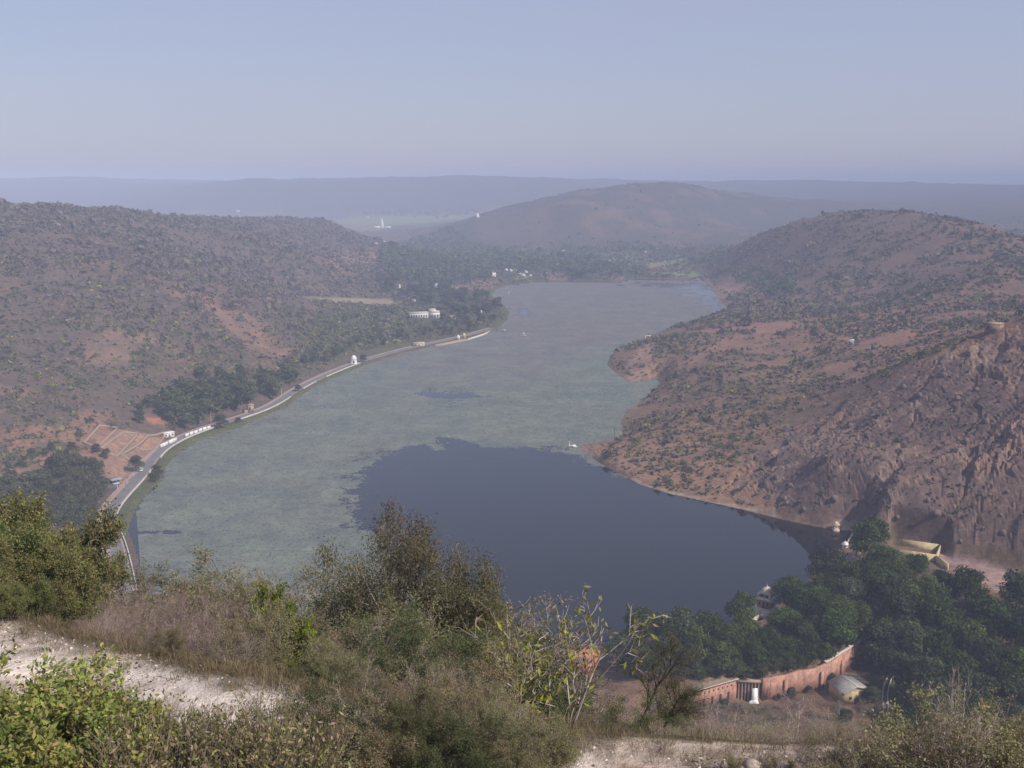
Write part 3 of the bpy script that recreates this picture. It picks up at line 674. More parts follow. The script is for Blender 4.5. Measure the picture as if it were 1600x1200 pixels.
PROTO['olivebrown'] = [shrub('olivebrown', 41 + k, 2.8, 8, SP_O, BK_GREY, dict(per=5, L=0.05, W=0.022, pal=OLIVEB, spread=0.05), spread=48) for k in range(2)]
PROTO['green'] = [shrub('green', 51 + k, 2.6, 8, SP_O, BK_BROWN, dict(per=13, L=0.050, W=0.022, pal=GREEN, spread=0.06), spread=50) for k in range(2)]
PROTO['leafy'] = [shrub('leafy', 61 + k, 1.6, 13, SP_L, BK_BROWN, dict(per=8, L=0.055, W=0.036, pal=LEAFY, spread=0.03, flat=0.8), spread=50) for k in range(3)]
SP_W = dict(seg=(5,2), n=(9,), t0=(0.25,), ang=(30,), rat=(0.28,), wob=0.08, up=(0.03,0.05), L0=0.95, r0=0.0045, rmin=0.0025)
WEED = [(4,(0.263,0.245,0.105)),(3,(0.385,0.324,0.184)),(2,(0.175,0.184,0.070)),(2,(0.350,0.263,0.210))]
PROTO['weed'] = [shrub('weed', 71 + k, 0.8, 34, SP_W, [(0.24,0.20,0.13),(0.17,0.14,0.09),(0.14,0.13,0.06)], dict(per=2, L=0.035, W=0.014, pal=WEED, spread=0.02), spread=24) for k in range(2)]
SP_T = dict(seg=(6,5,3,2), n=(9,8,6), t0=(0.28,0.2,0.1), ang=(42,45,48), rat=(0.52,0.5,0.45), wob=0.14, up=(0.05,0.07,0.03,0.0), L0=0.62, r0=0.075, rmin=0.006)
TREEP = [(5,(0.189,0.185,0.085)),(4,(0.132,0.147,0.068)),(2,(0.265,0.236,0.117))]
PROTO['talltree'] = [shrub('talltree', 84, 7.0, 4, dict(SP_T, n=(11,8,6)), BK_GREY, dict(per=15, L=0.085, W=0.028, pal=TREEP, spread=0.15, zpal=([(3,(0.19,0.145,0.085)),(2,(0.145,0.12,0.065))], 0.78, 0.98)), spread=20)]
LTP = [(5,(0.161,0.170,0.065)),(4,(0.113,0.136,0.053)),(3,(0.255,0.227,0.090)),(1,(0.312,0.236,0.113))]
PROTO['lefttree'] = [shrub('lefttree', 91 + k, 5.0, 5, dict(SP_T, L0=0.66, r0=0.06), BK_BROWN, dict(per=8, L=0.115, W=0.048, pal=LTP, spread=0.11), spread=46) for k in range(2)]
PROTO['vine'] = [shrub('vine', 101, 1.8, 9, dict(SP_L, n=(9,7), ang=(50,50)), BK_BROWN, dict(per=26, L=0.085, W=0.045, pal=[(4,(0.17,0.235,0.026)),(3,(0.125,0.185,0.022)),(2,(0.22,0.25,0.05))], spread=0.05, droop=0.7, flat=0.8), spread=30)]
SP_Y = dict(seg=(5,4,3,2), n=(5,4,3), t0=(0.3,0.3,0.2), ang=(38,38,40), rat=(0.65,0.6,0.55), wob=0.14, up=(0.02,0.05,0.05,0.03), L0=0.62, r0=0.028, rmin=0.007)
PROTO['yellow'] = [shrub('yellow', 111, 3.0, 6, SP_Y, BK_GREY, dict(per=1, L=0.12, W=0.05, pal=[(4,(0.31,0.27,0.055)),(3,(0.20,0.18,0.05)),(2,(0.23,0.165,0.09))], spread=0.05, droop=0.9), spread=52)]
SP_B = dict(seg=(6,5,4,3), n=(6,5,3), t0=(0.2,0.3,0.3), ang=(36,36,38), rat=(0.72,0.6,0.5), wob=0.10, up=(0.03,0.07,0.05,0.03), L0=0.75, r0=0.045, rmin=0.008)
PROTO['bare'] = [shrub('bare', 121, 3.0, 3, SP_B, [(0.36,0.31,0.27),(0.28,0.235,0.2)], spread=34)]
SP_N = dict(seg=(7,5,3,2), n=(9,7,6), t0=(0.55,0.2,0.1), ang=(45,40,45), rat=(0.42,0.5,0.5), wob=0.07, up=(0.0,0.03,0.0,-0.02), L0=0.9, r0=0.07, rmin=0.005)
PROTO['leaning'] = [shrub('leaning', 131, 4.0, 3, SP_N, [(0.085,0.065,0.05),(0.12,0.095,0.075)], dict(per=4, L=0.07, W=0.014, pal=[(3,(0.085,0.090,0.042)),(2,(0.13,0.105,0.06))], spread=0.06, droop=0.3), spread=12, dirbias=(0.55, 0, 0))]
def place(proto, name, loc, h, label, cat, group=None, rz=None, wide=1.0):
    s = h / proto['h']; o = empty(name, loc, random.uniform(0, 6.28) if rz is None else rz)
    o.scale = (s * wide, s * wide, s); tag(o, label, cat, group)
    for pn, me in proto['parts']: link(pn, me, o)
    return o
def elev_z(py, r, px=800):
    dx, dy, dz = (float(v) for v in ray(px, py)); return CAMZ + r * dz / math.hypot(dx, dy)
SKY_X = [-60, 0, 130, 165, 190, 260, 300, 350, 390, 412, 440, 472, 495, 520, 560, 590, 640, 700, 735, 760, 790, 832, 880, 950, 1000, 1060, 1100, 1250, 1300, 1340, 1400, 1450, 1500, 1560, 1650]
SKY_Y = [808, 812, 898, 925, 925, 905, 898, 878, 890, 965, 990, 990, 925, 915, 905, 930, 950, 955, 950, 985, 1040, 1072, 1078, 1078, 1095, 1118, 1112, 1140, 1152, 1156, 1156, 1150, 1140, 1132, 1126]
FG = random.Random(5)
GRP = {'dry': ('dry_shrub', 'leafless purple brown shrub of fine twigs on the near slope', 'shrub', 'leafless shrubs on the near slope'),
       'drygrey': ('dry_shrub', 'grey twiggy shrub with a few dry leaves on the near slope', 'shrub', 'grey twiggy shrubs on the near slope'),
       'olive': ('thorn_shrub', 'olive green small-leaved thorn shrub on the near slope', 'shrub', 'olive thorn shrubs on the near slope'),
       'olivebrown': ('thorn_shrub', 'brownish half-dry thorn shrub on the near slope', 'shrub', 'half-dry thorn shrubs on the near slope'),
       'green': ('green_bush', 'dark green feathery bush below the pale path', 'bush', 'dark green bushes around the path'),
       'leafy': ('leafy_bush', 'yellow green leafy bush in front of the pale path', 'bush', 'leafy bushes in front of the path'),
       'weed': ('weed_clump', 'clump of dry olive weeds in front of the pale path', 'weeds', 'weed clumps along the path'),
       'lefttree': ('acacia_tree', 'spreading olive green tree over the start of the pale path', 'tree', 'spreading trees at the path start')}
def fg(kind, px, r, top, name=None, label=None, cat=None, group=None, rz=None, wide=1.0, hmin=0.3, hmax=11):
    x, y, z = at_r(px, r, top + 40); h = (elev_z(top, r, px) - z) 
    if not hmin < h < hmax: return None
    d = GRP.get(kind)
    o = place(FG.choice(PROTO[kind]), name or d[0], (x, y, z), h, label or d[1], cat or d[2], group if label else d[3], rz, wide)
    if not label: FGALL.append((kind, px, edge_s(x, y), h, o))
    return o
FGALL = []
# special plants first
fg('talltree', 676, 33.5, 802, 'tall_tree', 'tall olive tree with rusty brown top rising in front of the dark water', 'tree', rz=0.4, wide=0.80)
fg('vine', 441, 26, 908, 'green_climber', 'bright yellow green leaf clump among purple twigs at the lake edge', 'bush', wide=0.5)
fg('yellow', 862, 25, 945, 'yellow_leaved_bush', 'sparse bush with drooping yellow leaves on bare grey branches', 'bush', rz=2.0, wide=1.05)
fg('olive', 778, 39, 910, wide=0.62); fg('olivebrown', 812, 41, 925, wide=0.5); fg('green', 742, 40, 915, wide=0.6)
fg('leaning', 990, 25, 985, 'leaning_tree', 'dark leaning tree with wispy foliage in front of the grove', 'tree', rz=0.0, wide=1.0)
fg('bare', 1243, 23, 1085, 'bare_tree', 'small leafless pale grey tree below the pink wall', 'tree', rz=1.0)
fg('bare', 1510, 34, 1035, 'bare_sapling', 'thin bare whitish sapling beside the dark trees', 'tree', rz=2.5, wide=0.5)
fg('green', 1010, 24, 1092, 'green_bush', 'low green bush at the foot of the leaning tree', 'bush')
for px, r, top in ((0,30,786),(50,33,784),(25,26,850),(70,29,822),(-50,28,788),(50,25,895),(88,33,872),(10,23.5,910),(-70,24,850)):
    fg('lefttree', px, r, top, wide=0.85)
for px, r, top in ((215,30,915),(200,33,905),(250,29,930),(180,27,940),(260,34,905),(160,25.5,955),(225,25,975),(300,27,950),(215,27.5,950),(285,24,990),(330,24,1000),(240,23,1010),(190,24,985),(130,23.5,958),(360,23,1020),(400,30,950),(380,33,935),(455,34,960),(430,28,980),(400,25,1010)):
    fg('dry', px, r, top, hmax=7)
for px, r, top in ((345,29,890),(300,32,905),(380,27,905),(270,26,965),(310,25,975),(355,24,985)):
    fg(FG.choice(['olive','olivebrown','drygrey']), px, r, top)
# filler, far rows first; tops follow the outline of the thicket
def mix(px):
    if px < 90: return FG.choices(['lefttree','olive','green'], [2,4,2])[0]
    if px < 180: return FG.choices(['olivebrown','dry','drygrey'], [3,3,2])[0]
    if px < 430: return FG.choices(['dry','drygrey','olivebrown','olive'], [4,3,2,1])[0]
    if px < 760: return FG.choices(['olive','olivebrown','green','drygrey','dry'], [5,4,2,1.5,0.7])[0]
    if px < 1000: return FG.choices(['olive','olivebrown','green','dry'], [4,4,2,1.5])[0]
    if px < 1330: return FG.choices(['dry','drygrey','olivebrown','olive'], [5,2,2,0.6])[0]
    return FG.choices(['olive','olivebrown','green','dry'], [3,2,5,1])[0]
for row, (d0, d1, n, drop) in enumerate(((14,24,60,8),(8,14,60,35),(4,8,52,75),(1.5,4,46,120),(0.6,1.6,34,150))):
    for k in range(n):
        px = -60 + 1720 * (k + FG.random()) / n
        a = math.atan2(px - 800, F * 0.936); dd = FG.uniform(d0, d1)
        r0 = 15.0
        for rr_ in np.arange(14, 60, 0.25):
            if edge_s(rr_ * math.sin(a), rr_ * math.cos(a)) > dd: r0 = rr_; break
        top = np.interp(px, SKY_X, SKY_Y) + drop * FG.uniform(0.3, 1.2) + FG.uniform(0, 14)
        fg(mix(px), px, r0, top, hmin=0.5, hmax=6.5, wide=FG.uniform(0.9, 1.35) if row < 3 else 1.1)
for k in range(64):                                       # bare scrub farther down the slope
    px = FG.uniform(960, 1660); r = FG.uniform(27, 58); top = np.interp(px, SKY_X, SKY_Y) + FG.uniform(-4, 34)
    fg(mix(px) if px > 1330 else FG.choices(['dry','drygrey','olivebrown'], [5,2,1.5])[0], px, r, top, hmin=0.7, hmax=5.0, wide=FG.uniform(1.1, 1.6))
for k in range(60):
    px = FG.uniform(940, 1650); a = math.atan2(px - 800, F * 0.936); dd = FG.uniform(0.9, 3.2)
    r0 = next(r_ for r_ in np.arange(13, 40, 0.1) if edge_s(r_ * math.sin(a), r_ * math.cos(a)) > dd)
    fg(FG.choices(['drygrey','olivebrown','dry'], [3,2,2])[0], px, float(r0), FG.uniform(1128, 1158), hmin=0.3, hmax=1.6, wide=FG.uniform(1.2, 1.7))
for k in range(95):                                       # leafless scrub on the foot of the slope and in the garden
    px, py = FG.uniform(960, 1420), FG.uniform(1098, 1158); x, y, z = Gfar(px, py, 60)
    if 1150 < px < 1330 and FG.random() < 0.45: continue
    place(FG.choice(PROTO['dry' if FG.random() < .7 else 'olivebrown']), 'garden_shrub', (x, y, z), FG.uniform(1.6, 3.4), 'leafless purplish shrub on the rough ground in front of the pink wall', 'shrub', 'leafless shrubs in front of the pink wall', None, 1.7)
# this side of the path
for px, r, top in ((15,15.6,1050),(65,15.5,1062),(115,15.2,1080),(165,15.0,1098),(-40,15.4,1045),(40,14.6,1092),(95,14.4,1112),(160,14.2,1132),(215,14.4,1135),(-20,14.2,1105),(60,13.6,1150),(130,13.5,1160),(0,13.4,1150)):
    fg('leafy', px, r, top, hmin=0.2)
for k in range(26):
    px = FG.uniform(190, 470); fg('weed', px, FG.uniform(13.2, 14.8), 1080 + FG.uniform(20, 75), hmin=0.15)
for px, r, top in ((205,15.8,1088),(176,16.2,1075),(300,15.6,1105)):
    fg('leafy', px, r, top, 'leafy_sprig', 'thin leafy sprig standing against the pale path', 'plant', 'sprigs against the path', wide=0.5, hmin=0.2)
for px, r, top in ((470,15.2,1080),(530,15.4,1062),(590,15.2,1070),(650,15.3,1080),(710,15.1,1090),(770,15.2,1100),(840,15.0,1110),(560,14.4,1110),(640,14.3,1120),(720,14.2,1125),(500,14.1,1130),(820,14.2,1140),(600,15.9,1045),(690,15.9,1055),(880,15.2,1125),(450,14.6,1120),(420,15.3,1108),(760,15.8,1070)):
    fg(FG.choices(['green','olive','olivebrown'], [3,2,2])[0], px, r, top, hmin=0.2)
for k in range(34):
    px = FG.uniform(1310, 1640); fg(FG.choice(['olivebrown','olive','drygrey']), px, FG.uniform(14.0, 15.6), 1165 + FG.uniform(-18, 24) - (px - 1330) * 0.09, hmin=0.25)
for k in range(10):
    px = FG.uniform(880, 1330); fg('weed', px, FG.uniform(15.2, 15.9), 1172 + FG.uniform(0, 16), hmin=0.1)
ZONES = [(95, 'at the far start of the path'), (190, 'where the path first bends'), (300, 'under the road bend'), (405, 'in the purple thicket'), (490, 'round the lime green climber'), (600, 'before the tall olive tree'), (720, 'under the tall olive tree'),
         (830, 'beyond the tall olive tree'), (920, 'under the yellow-leaved bush'), (1010, 'round the leaning tree'), (1120, 'before the pink lodge'), (1220, 'before the white slab'), (1330, 'round the small bare tree'), (1450, 'before the garden house'), (1560, 'by the bare sapling'), (9999, 'at the lower right corner')]
ROWS = [(-0.5, 'before the path'), (2.0, 'at the path edge'), (7.0, 'just down the slope'), (99, 'lower down')]
KIND = {'dry': 'leafless purple brown shrub', 'drygrey': 'grey twiggy shrub', 'olive': 'olive thorn shrub', 'olivebrown': 'brownish thorn shrub', 'green': 'dark green bush', 'leafy': 'yellow green leafy bush', 'weed': 'dry weed clump', 'lefttree': 'spreading olive tree'}
def tell_apart(rows, most=3):
    """rows of (key, x, object, text, group): a label of its own where place tells a thing apart, else one shared label and group"""
    by = {}
    for r_ in rows: by.setdefault(r_[0], []).append(r_)
    for k_, v_ in by.items():
        v_.sort(key=lambda t: t[1])
        for i_, (_, _, o_, text, grp) in enumerate(v_):
            w_ = {1: [''], 2: ['left-hand ', 'right-hand '], 3: ['leftmost ', 'middle ', 'rightmost ']}.get(len(v_), [''] * len(v_))[i_]
            o_['label'] = w_ + text; o_['group'] = grp if len(v_) <= most else text
rows_ = []
for kd_, px_, s_, h_, o_ in FGALL:
    zn = next(t for b_, t in ZONES if px_ < b_); rw_ = next(t for b_, t in ROWS if s_ < b_)
    rows_.append(((kd_, zn, rw_), px_, o_, KIND[kd_] + ' ' + zn + ', ' + rw_, o_.get('group')))
tell_apart(rows_)
# dry grass along the path edges and leaf litter: nobody could count the blades
def grass(name, pts, hgt, pal, seed, blades=26, lab=None):
    rg = np.random.default_rng(seed); n = len(pts) * blades; c = np.repeat(np.array(pts), blades, 0) + np.concatenate([rg.normal(0, 0.10, (n, 2)), np.zeros((n, 1))], 1)
    D = np.concatenate([rg.normal(0, 0.35, (n, 2)), np.ones((n, 1))], 1)
    V, q = leaf_arrays(c, D, hgt, 0.010, rg, 0.0); return tag(link(name, mesh_np(name, V, q, None, M_LEAF, np.repeat(pal_pick(pal, n, rg), 4, 0))), lab, kind='stuff')
GP = []
for k in range(620):
    px = FG.uniform(-60, 1000) if k % 8 else FG.uniform(1000, 1400); a = math.atan2(px - 800, F * 0.936); dd = FG.gauss(0.35, 0.5) if FG.random() < 0.72 else FG.uniform(-5, -3.2)
    for rr_ in np.arange(10, 40, 0.1):
        if edge_s(rr_ * math.sin(a), rr_ * math.cos(a)) > dd:
            x, y = rr_ * math.sin(a), rr_ * math.cos(a); GP.append((x, y, float(H(x, y)) - 0.02)); break
grass('dry_grass', GP, 0.20, [(4,(0.27,0.225,0.12)),(2,(0.19,0.165,0.075)),(2,(0.33,0.27,0.17))], 3, lab='dry straw coloured grass along the path edge')
LP = []
rgl = np.random.default_rng(9)
lx = rgl.uniform(-14, 9, 16000); ly = np.interp(lx, EX, EY) + rgl.uniform(-4.5, 0.4, 16000)
keep = (fbm(lx / 1.2, ly / 1.2, 3, 8) > np.where(lx > 1.0, 0.36, 0.53))
lx, ly = lx[keep], ly[keep]; n = len(lx); lz = H(lx, ly) + 0.012
D = np.concatenate([rgl.normal(0, 1, (n, 2)), rgl.normal(0, 0.25, (n, 1))], 1)
V, q = leaf_arrays(np.stack([lx, ly, lz], 1), D, 0.06, 0.035, rgl, 2.5)
tag(link('leaf_litter', mesh_np('leaf_litter', V, q, None, M_LEAF, np.repeat(pal_pick([(4,(0.36,0.28,0.21)),(3,(0.24,0.17,0.12)),(3,(0.48,0.40,0.32)),(3,(0.10,0.075,0.055))], n, rgl), 4, 0))), 'fallen dry leaves scattered over the pale path', kind='stuff')
ng = 5200; gx = rgl.uniform(-15, 8, ng); gy = np.interp(gx, EX, EY) + rgl.uniform(-4.4, 0.2, ng); gs = 0.012 + 0.03 * rgl.random(ng) ** 3
d5 = np.array([(1,0,0),(0,1,0),(-1,0,0),(0,-1,0),(0,0,.8)]); ga = rgl.uniform(0, 6.28, ng); rot = np.stack([np.stack([np.cos(ga), -np.sin(ga)], 1), np.stack([np.sin(ga), np.cos(ga)], 1)], 1)
pv_ = d5[None] * gs[:, None, None] * rgl.uniform(.6, 1.4, (ng, 5, 1)); pv_[..., :2] = np.einsum('nij,nkj->nki', rot, pv_[..., :2]); pv_ += np.stack([gx, gy, H(gx, gy)], 1)[:, None]
t5 = np.array([(0,1,4),(1,2,4),(2,3,4),(3,0,4)]); tag(link('gravel', mesh_np('gravel', pv_.reshape(-1, 3), None, (np.arange(ng)[:, None, None] * 5 + t5[None]).reshape(-1, 3), M_SCRUB, np.repeat(pal_pick([(4,(0.62,0.54,0.47)),(3,(0.42,0.35,0.29)),(2,(0.24,0.19,0.16))], ng, rgl), 5, 0))), 'fine gravel strewn over the pale path', kind='stuff')
for k in range(26):                                       # loose stones on the path
    x = FG.uniform(-12, 7); y = float(np.interp(x, EX, EY)) - FG.uniform(0.2, 3.8); s = FG.uniform(0.05, 0.16)
    mb = MB(); rs = [(0.01, -0.3), (0.8 * FG.uniform(.8, 1.1), -0.25), (FG.uniform(.85, 1.15), 0.1), (0.6 * FG.uniform(.7, 1.2), 0.45), (0.02, 0.55)]
    mb.lathe([(a * s, b * s) for a, b in rs], 7); mb.v = [(p[0] * FG.uniform(.8, 1.2), p[1] * FG.uniform(.8, 1.2), p[2]) for p in mb.v]
    o = mb.build('stone', M_STONE, loc=(x, y, float(H(x, y)) + 0.01)); o.rotation_euler = (0, 0, FG.uniform(0, 6))
    tag(o, 'loose pale stone lying on the sandy path', 'stone', 'stones on the path')

# ---- broad trees of the grove and the valley
def crown_mesh(name, seed, H_, W_, nl, nleaf, size, pal, base=0.30, dense=1.0):
    rg = np.random.default_rng(seed); V = []; C = []
    hc = H_ * (1 - base)
    for l in range(nl):
        a = rg.uniform(0, 6.28); rad = W_ * 0.5 * math.sqrt(rg.random()) * 0.72; t = rg.random() ** 0.8
        lr = W_ * rg.uniform(0.17, 0.27) * (1.0 - 0.25 * t)
        c = np.array([rad * math.cos(a) * (1.0 - 0.45 * t), rad * math.sin(a) * (1.0 - 0.45 * t), H_ * base + hc * (0.12 + 0.74 * t)])
        d = rg.standard_normal((nleaf, 3)); d[:, 2] = np.where(rg.random(nleaf) < 0.7, np.abs(d[:, 2]), d[:, 2]); d /= np.linalg.norm(d, axis=1, keepdims=True)
        p = c + d * lr * (rg.uniform(0.55, 1.08, (nleaf, 1))) * np.array([1, 1, 0.82])
        D = np.cross(d, rg.standard_normal((nleaf, 3))) + rg.normal(0, 0.4, (nleaf, 3)); D /= np.linalg.norm(D, axis=1, keepdims=True)
        nrm = d * 1.0 + rg.normal(0, 0.55, (nleaf, 3)); s = np.cross(D, nrm); s /= np.linalg.norm(s, axis=1, keepdims=True) + 1e-9
        L_ = (size * rg.uniform(0.6, 1.4, (nleaf, 1))); w = L_ * 0.62
        V.append(np.stack([p - D * L_ * .5, p + s * w * .5, p + D * L_ * .5, p - s * w * .5], 1).reshape(-1, 3))
        C.append(np.repeat(pal_pick(pal, nleaf, rg, 0.12) * rg.uniform(0.78, 1.25), 4, 0))
    V = np.concatenate(V); C = np.concatenate(C)
    return mesh_np(name, V, np.arange(len(V)).reshape(-1, 4), None, M_LEAF, np.clip(C, 0.003, 0.9))
def trunk_mesh(name, seed, H_, W_):
    rg = random.Random(seed); S = []; T = []
    grow(rg, V3((0, 0, -0.4)), V3((0, 0, 1)), H_ * 0.62, H_ * 0.028, 0, dict(seg=(5,4), n=(6,), t0=(0.4,), ang=(45,), rat=(0.6,), wob=0.07, up=(0.05,0.06), rmin=0.05), S, T)
    return seg_mesh(name, S, BK_BROWN, M_TWIG, seed)
MANGO = [(5,(0.058,0.084,0.022)),(2,(0.036,0.056,0.018)),(4,(0.105,0.135,0.036))]
DULL = [(5,(0.064,0.079,0.040)),(3,(0.042,0.055,0.031)),(3,(0.099,0.110,0.055))]
BRIGHT = [(5,(0.040,0.078,0.022)),(4,(0.030,0.060,0.020)),(2,(0.060,0.098,0.03))]
def tree_protos(kind, n, seed, H_, W_, nl, nleaf, size, pal, base=0.16):
    return [dict(parts=[('trunk', trunk_mesh(kind + '_trunk', seed + k, H_, W_)), ('crown', crown_mesh(kind + '_crown', seed + k + 50, H_, W_, nl, nleaf, size, pal, base))], h=H_, w=W_) for k in range(n)]
TREES = {'mango': tree_protos('mango', 4, 200, 11, 12, 26, 210, 0.62, MANGO), 'dull': tree_protos('dull', 3, 220, 9.5, 10.5, 24, 170, 0.55, DULL),
         'bushy': tree_protos('bushy', 3, 280, 8, 9, 20, 120, 0.6, [(4,(0.085,0.092,0.040)),(3,(0.115,0.112,0.050)),(2,(0.060,0.072,0.032)),(1,(0.15,0.13,0.06))], 0.08),
         'bright': tree_protos('bright', 2, 240, 10, 9, 22, 190, 0.55, BRIGHT), 'far': tree_protos('far', 4, 260, 9, 9, 13, 34, 1.25, [(4,(0.066,0.090,0.036)),(3,(0.084,0.104,0.044)),(2,(0.115,0.125,0.055))], 0.2)}
def plant_tree(kind, x, y, z, h, wide, name, label, group):
    p = random.choice(TREES[kind]); o = empty(name, (x, y, z), random.uniform(0, 6.28)); s = h / p['h']
    o.scale = (s * wide * random.uniform(.88, 1.14), s * wide * random.uniform(.88, 1.14), s * random.uniform(.92, 1.1)); tag(o, label, 'tree', group)
    for pn, me in p['parts']: link(pn, me, o)
    return o
def tree_px(kind, px, py, wpx, name, label, group=None, aspect=0.95, zc=0.58):
    """crown centre at a photo pixel, crown width in photo pixels"""
    z = 1.0
    for it in range(4):
        dx, dy, dz = ray(px, py); hh = 9.0 if it == 0 else h
        x, y = P(px, py, z + zc * hh); r = math.hypot(x, y); z = float(H(x, y)); wm = wpx * r / F * 1.06; h = wm * aspect
    p = TREES[kind][0]; return plant_tree(kind, float(x), float(y), z, h, wm / p['w'] / (h / p['h']), name, label, group)
tree_px('mango', 1362, 836, 68, 'mango_tree', 'largest round dark tree at the lake corner by the small white pavilion', aspect=1.0)
tree_px('dull', 1298, 886, 78, 'feathery_tree', 'paler grey green feathery tree at the water edge below the walkway', aspect=0.85)
tree_px('mango', 1158, 946, 58, 'mango_tree', 'bright-topped tree just left of the cream lakeside temple', aspect=1.0)
tree_px('bright', 1478, 914, 50, 'bright_tree', 'fresh green tree beside the bare sandy flat', aspect=1.0)
tree_px('mango', 1432, 884, 46, 'mango_tree', 'dark dome-shaped tree in front of the yellow yard wall')
tree_px('mango', 1000, 978, 82, 'mango_tree', 'leftmost dark tree of the grove standing against the water', aspect=0.9)
tree_px('dull', 1590, 925, 60, 'shade_tree', 'dark tree at the far side of the sandy flat', aspect=0.9)
GT = [('mango',1382,872,52),('mango',1400,900,58),('mango',1345,905,66),('mango',1375,925,64),('dull',1330,935,56),('mango',1412,930,60),('mango',1448,925,60),('bright',1462,940,62),
      ('mango',1270,938,60),('mango',1238,930,56),('mango',1300,955,64),('mango',1338,962,58),('dull',1385,965,70),('mango',1425,968,66),('mango',1470,972,66),('mango',1508,950,62),
      ('mango',1545,965,70),('dull',1590,985,70),('mango',1105,985,66),('dull',1055,985,72),('mango',1085,1008,60),('mango',1135,1000,64),('mango',1165,985,60),('bright',1200,1004,56),
      ('mango',1226,972,50),('mango',1245,985,60),('dull',1258,1000,48),('mango',1228,1008,46),('mango',1305,978,58),('mango',1352,1000,50),('dull',1380,1005,66),('dull',1422,1010,72),
      ('mango',1462,1018,68),('mango',1505,1000,66),('dull',1402,1045,58),('dull',1448,1058,66),('mango',1500,1045,62),('dull',1545,1030,70),('mango',1588,1040,70),('dull',1480,1095,66),
      ('dull',1530,1085,70),('dull',1585,1090,76),('mango',1180,1018,48),('dull',1035,1020,66),('mango',1000,1025,60),('dull',965,1015,46),('dull',1445,1100,60),('mango',1395,985,56),
      ('dull',1075,1028,52),('mango',1125,1020,48),('mango',1290,915,52),('mango',1600,960,60),('mango',1625,1000,70),('dull',1200,1030,40),('mango',1240,1024,42),('dull',1280,1014,42),('mango',1312,1000,40),('dull',1155,1036,38),('mango',1112,1046,38),('dull',1085,1050,36),('mango',1140,1040,34),('mango',1440,1128,66),('dull',1490,1138,70),('mango',1545,1122,72),('dull',1592,1130,74),('mango',1560,1160,70),('dull',1500,1172,72),('dull',1445,1165,60),('mango',1612,1166,76),('dull',1410,1140,46),('mango',1570,1070,66),('mango',1620,1090,70)]
LANDM = [(1198,935,'the domed lake temple'),(1338,866,'the yellow gateway'),(1440,856,'the yellow walled yard'),(1520,900,'the sandy flat'),(1178,1080,'the white slab'),(1110,1090,'the pink lodge'),(1290,1045,'the pink garden wall'),(1335,1080,'the garden house'),
         (1390,1080,'the curved garden path'),(1240,960,'the middle of the grove shore'),(1000,978,'the leftmost grove tree'),(1400,955,'the heart of the grove'),(1520,1060,'the lower right thicket'),(1590,985,'the right edge of the grove')]
GROWS = []
for kd, px, py, w in sorted(GT, key=lambda t: t[2]):
    nm = {'mango': 'mango_tree', 'dull': 'shade_tree', 'bright': 'bright_tree'}[kd]
    lb = {'mango': 'dark green round-crowned tree crowded into the grove below the lake', 'dull': 'dull grey green tree crowded into the grove below the lake', 'bright': 'fresh green tree inside the grove near the lake wall'}[kd]
    o = tree_px(kd, px, py, w * random.uniform(1.05, 1.22), nm, lb, {'mango': 'dark round trees of the grove', 'dull': 'dull green trees of the grove', 'bright': 'fresh green trees of the grove'}[kd], random.uniform(0.85, 1.0))
    lm = min(LANDM, key=lambda q: math.hypot(px - q[0], (py - q[1]) * 1.3)); dx_, dy_ = px - lm[0], py - lm[1]
    dr = ('right of' if dx_ > 0 else 'left of') if abs(dx_) > abs(dy_) * 1.2 else ('in front of' if dy_ > 0 else 'behind')
    GROWS.append(((kd, lm[2], dr), px, o, {'mango': 'dark round tree', 'dull': 'grey green tree', 'bright': 'fresh green tree'}[kd] + ' ' + dr + ' ' + lm[2], o['group']))
tell_apart(GROWS)
for px, py, w in ((1362,1090,34),(1290,1030,28),(1234,1042,30),(1262,1034,26),(1208,1052,18),(1335,1038,16),(1412,1082,40),(1133,1098,15),(1372,1030,30),(1322,1122,30),(1425,1120,46)):
    tree_px('dull', px, py, w, 'garden_bush', 'round green bush growing beside the pink garden wall', 'bushes by the garden wall', 0.8, 0.45)
for k in range(52):
    px = random.uniform(1082, 1345); py = np.interp(px, [a for a, b in WALL_PX], [b for a, b in WALL_PX]); x, y = P(px, py, -6.0); x = float(x) + random.uniform(-1, 1); y = float(y) + random.uniform(1.3, 6.5)
    plant_tree(random.choice(['dull', 'bushy', 'mango']), x, y, 0.9, random.uniform(3.2, 5.5), 1.2, 'wall_bush', 'green bush crowding the top edge of the pink garden wall', 'bushes along the top of the garden wall')
for px, py, h in ((1128,1103,2.6),(1236,1086,3.4),(1262,1080,2.4),(1296,1066,3.8),(1352,1034,4.5),(1215,1091,2.0)):
    x, y = P(px, py, -6.0); plant_tree('dull', float(x), float(y) - 1.2, -6.0, h, 1.0, 'wall_bush', 'green bush growing against the foot of the pink garden wall', 'bushes at the foot of the garden wall')
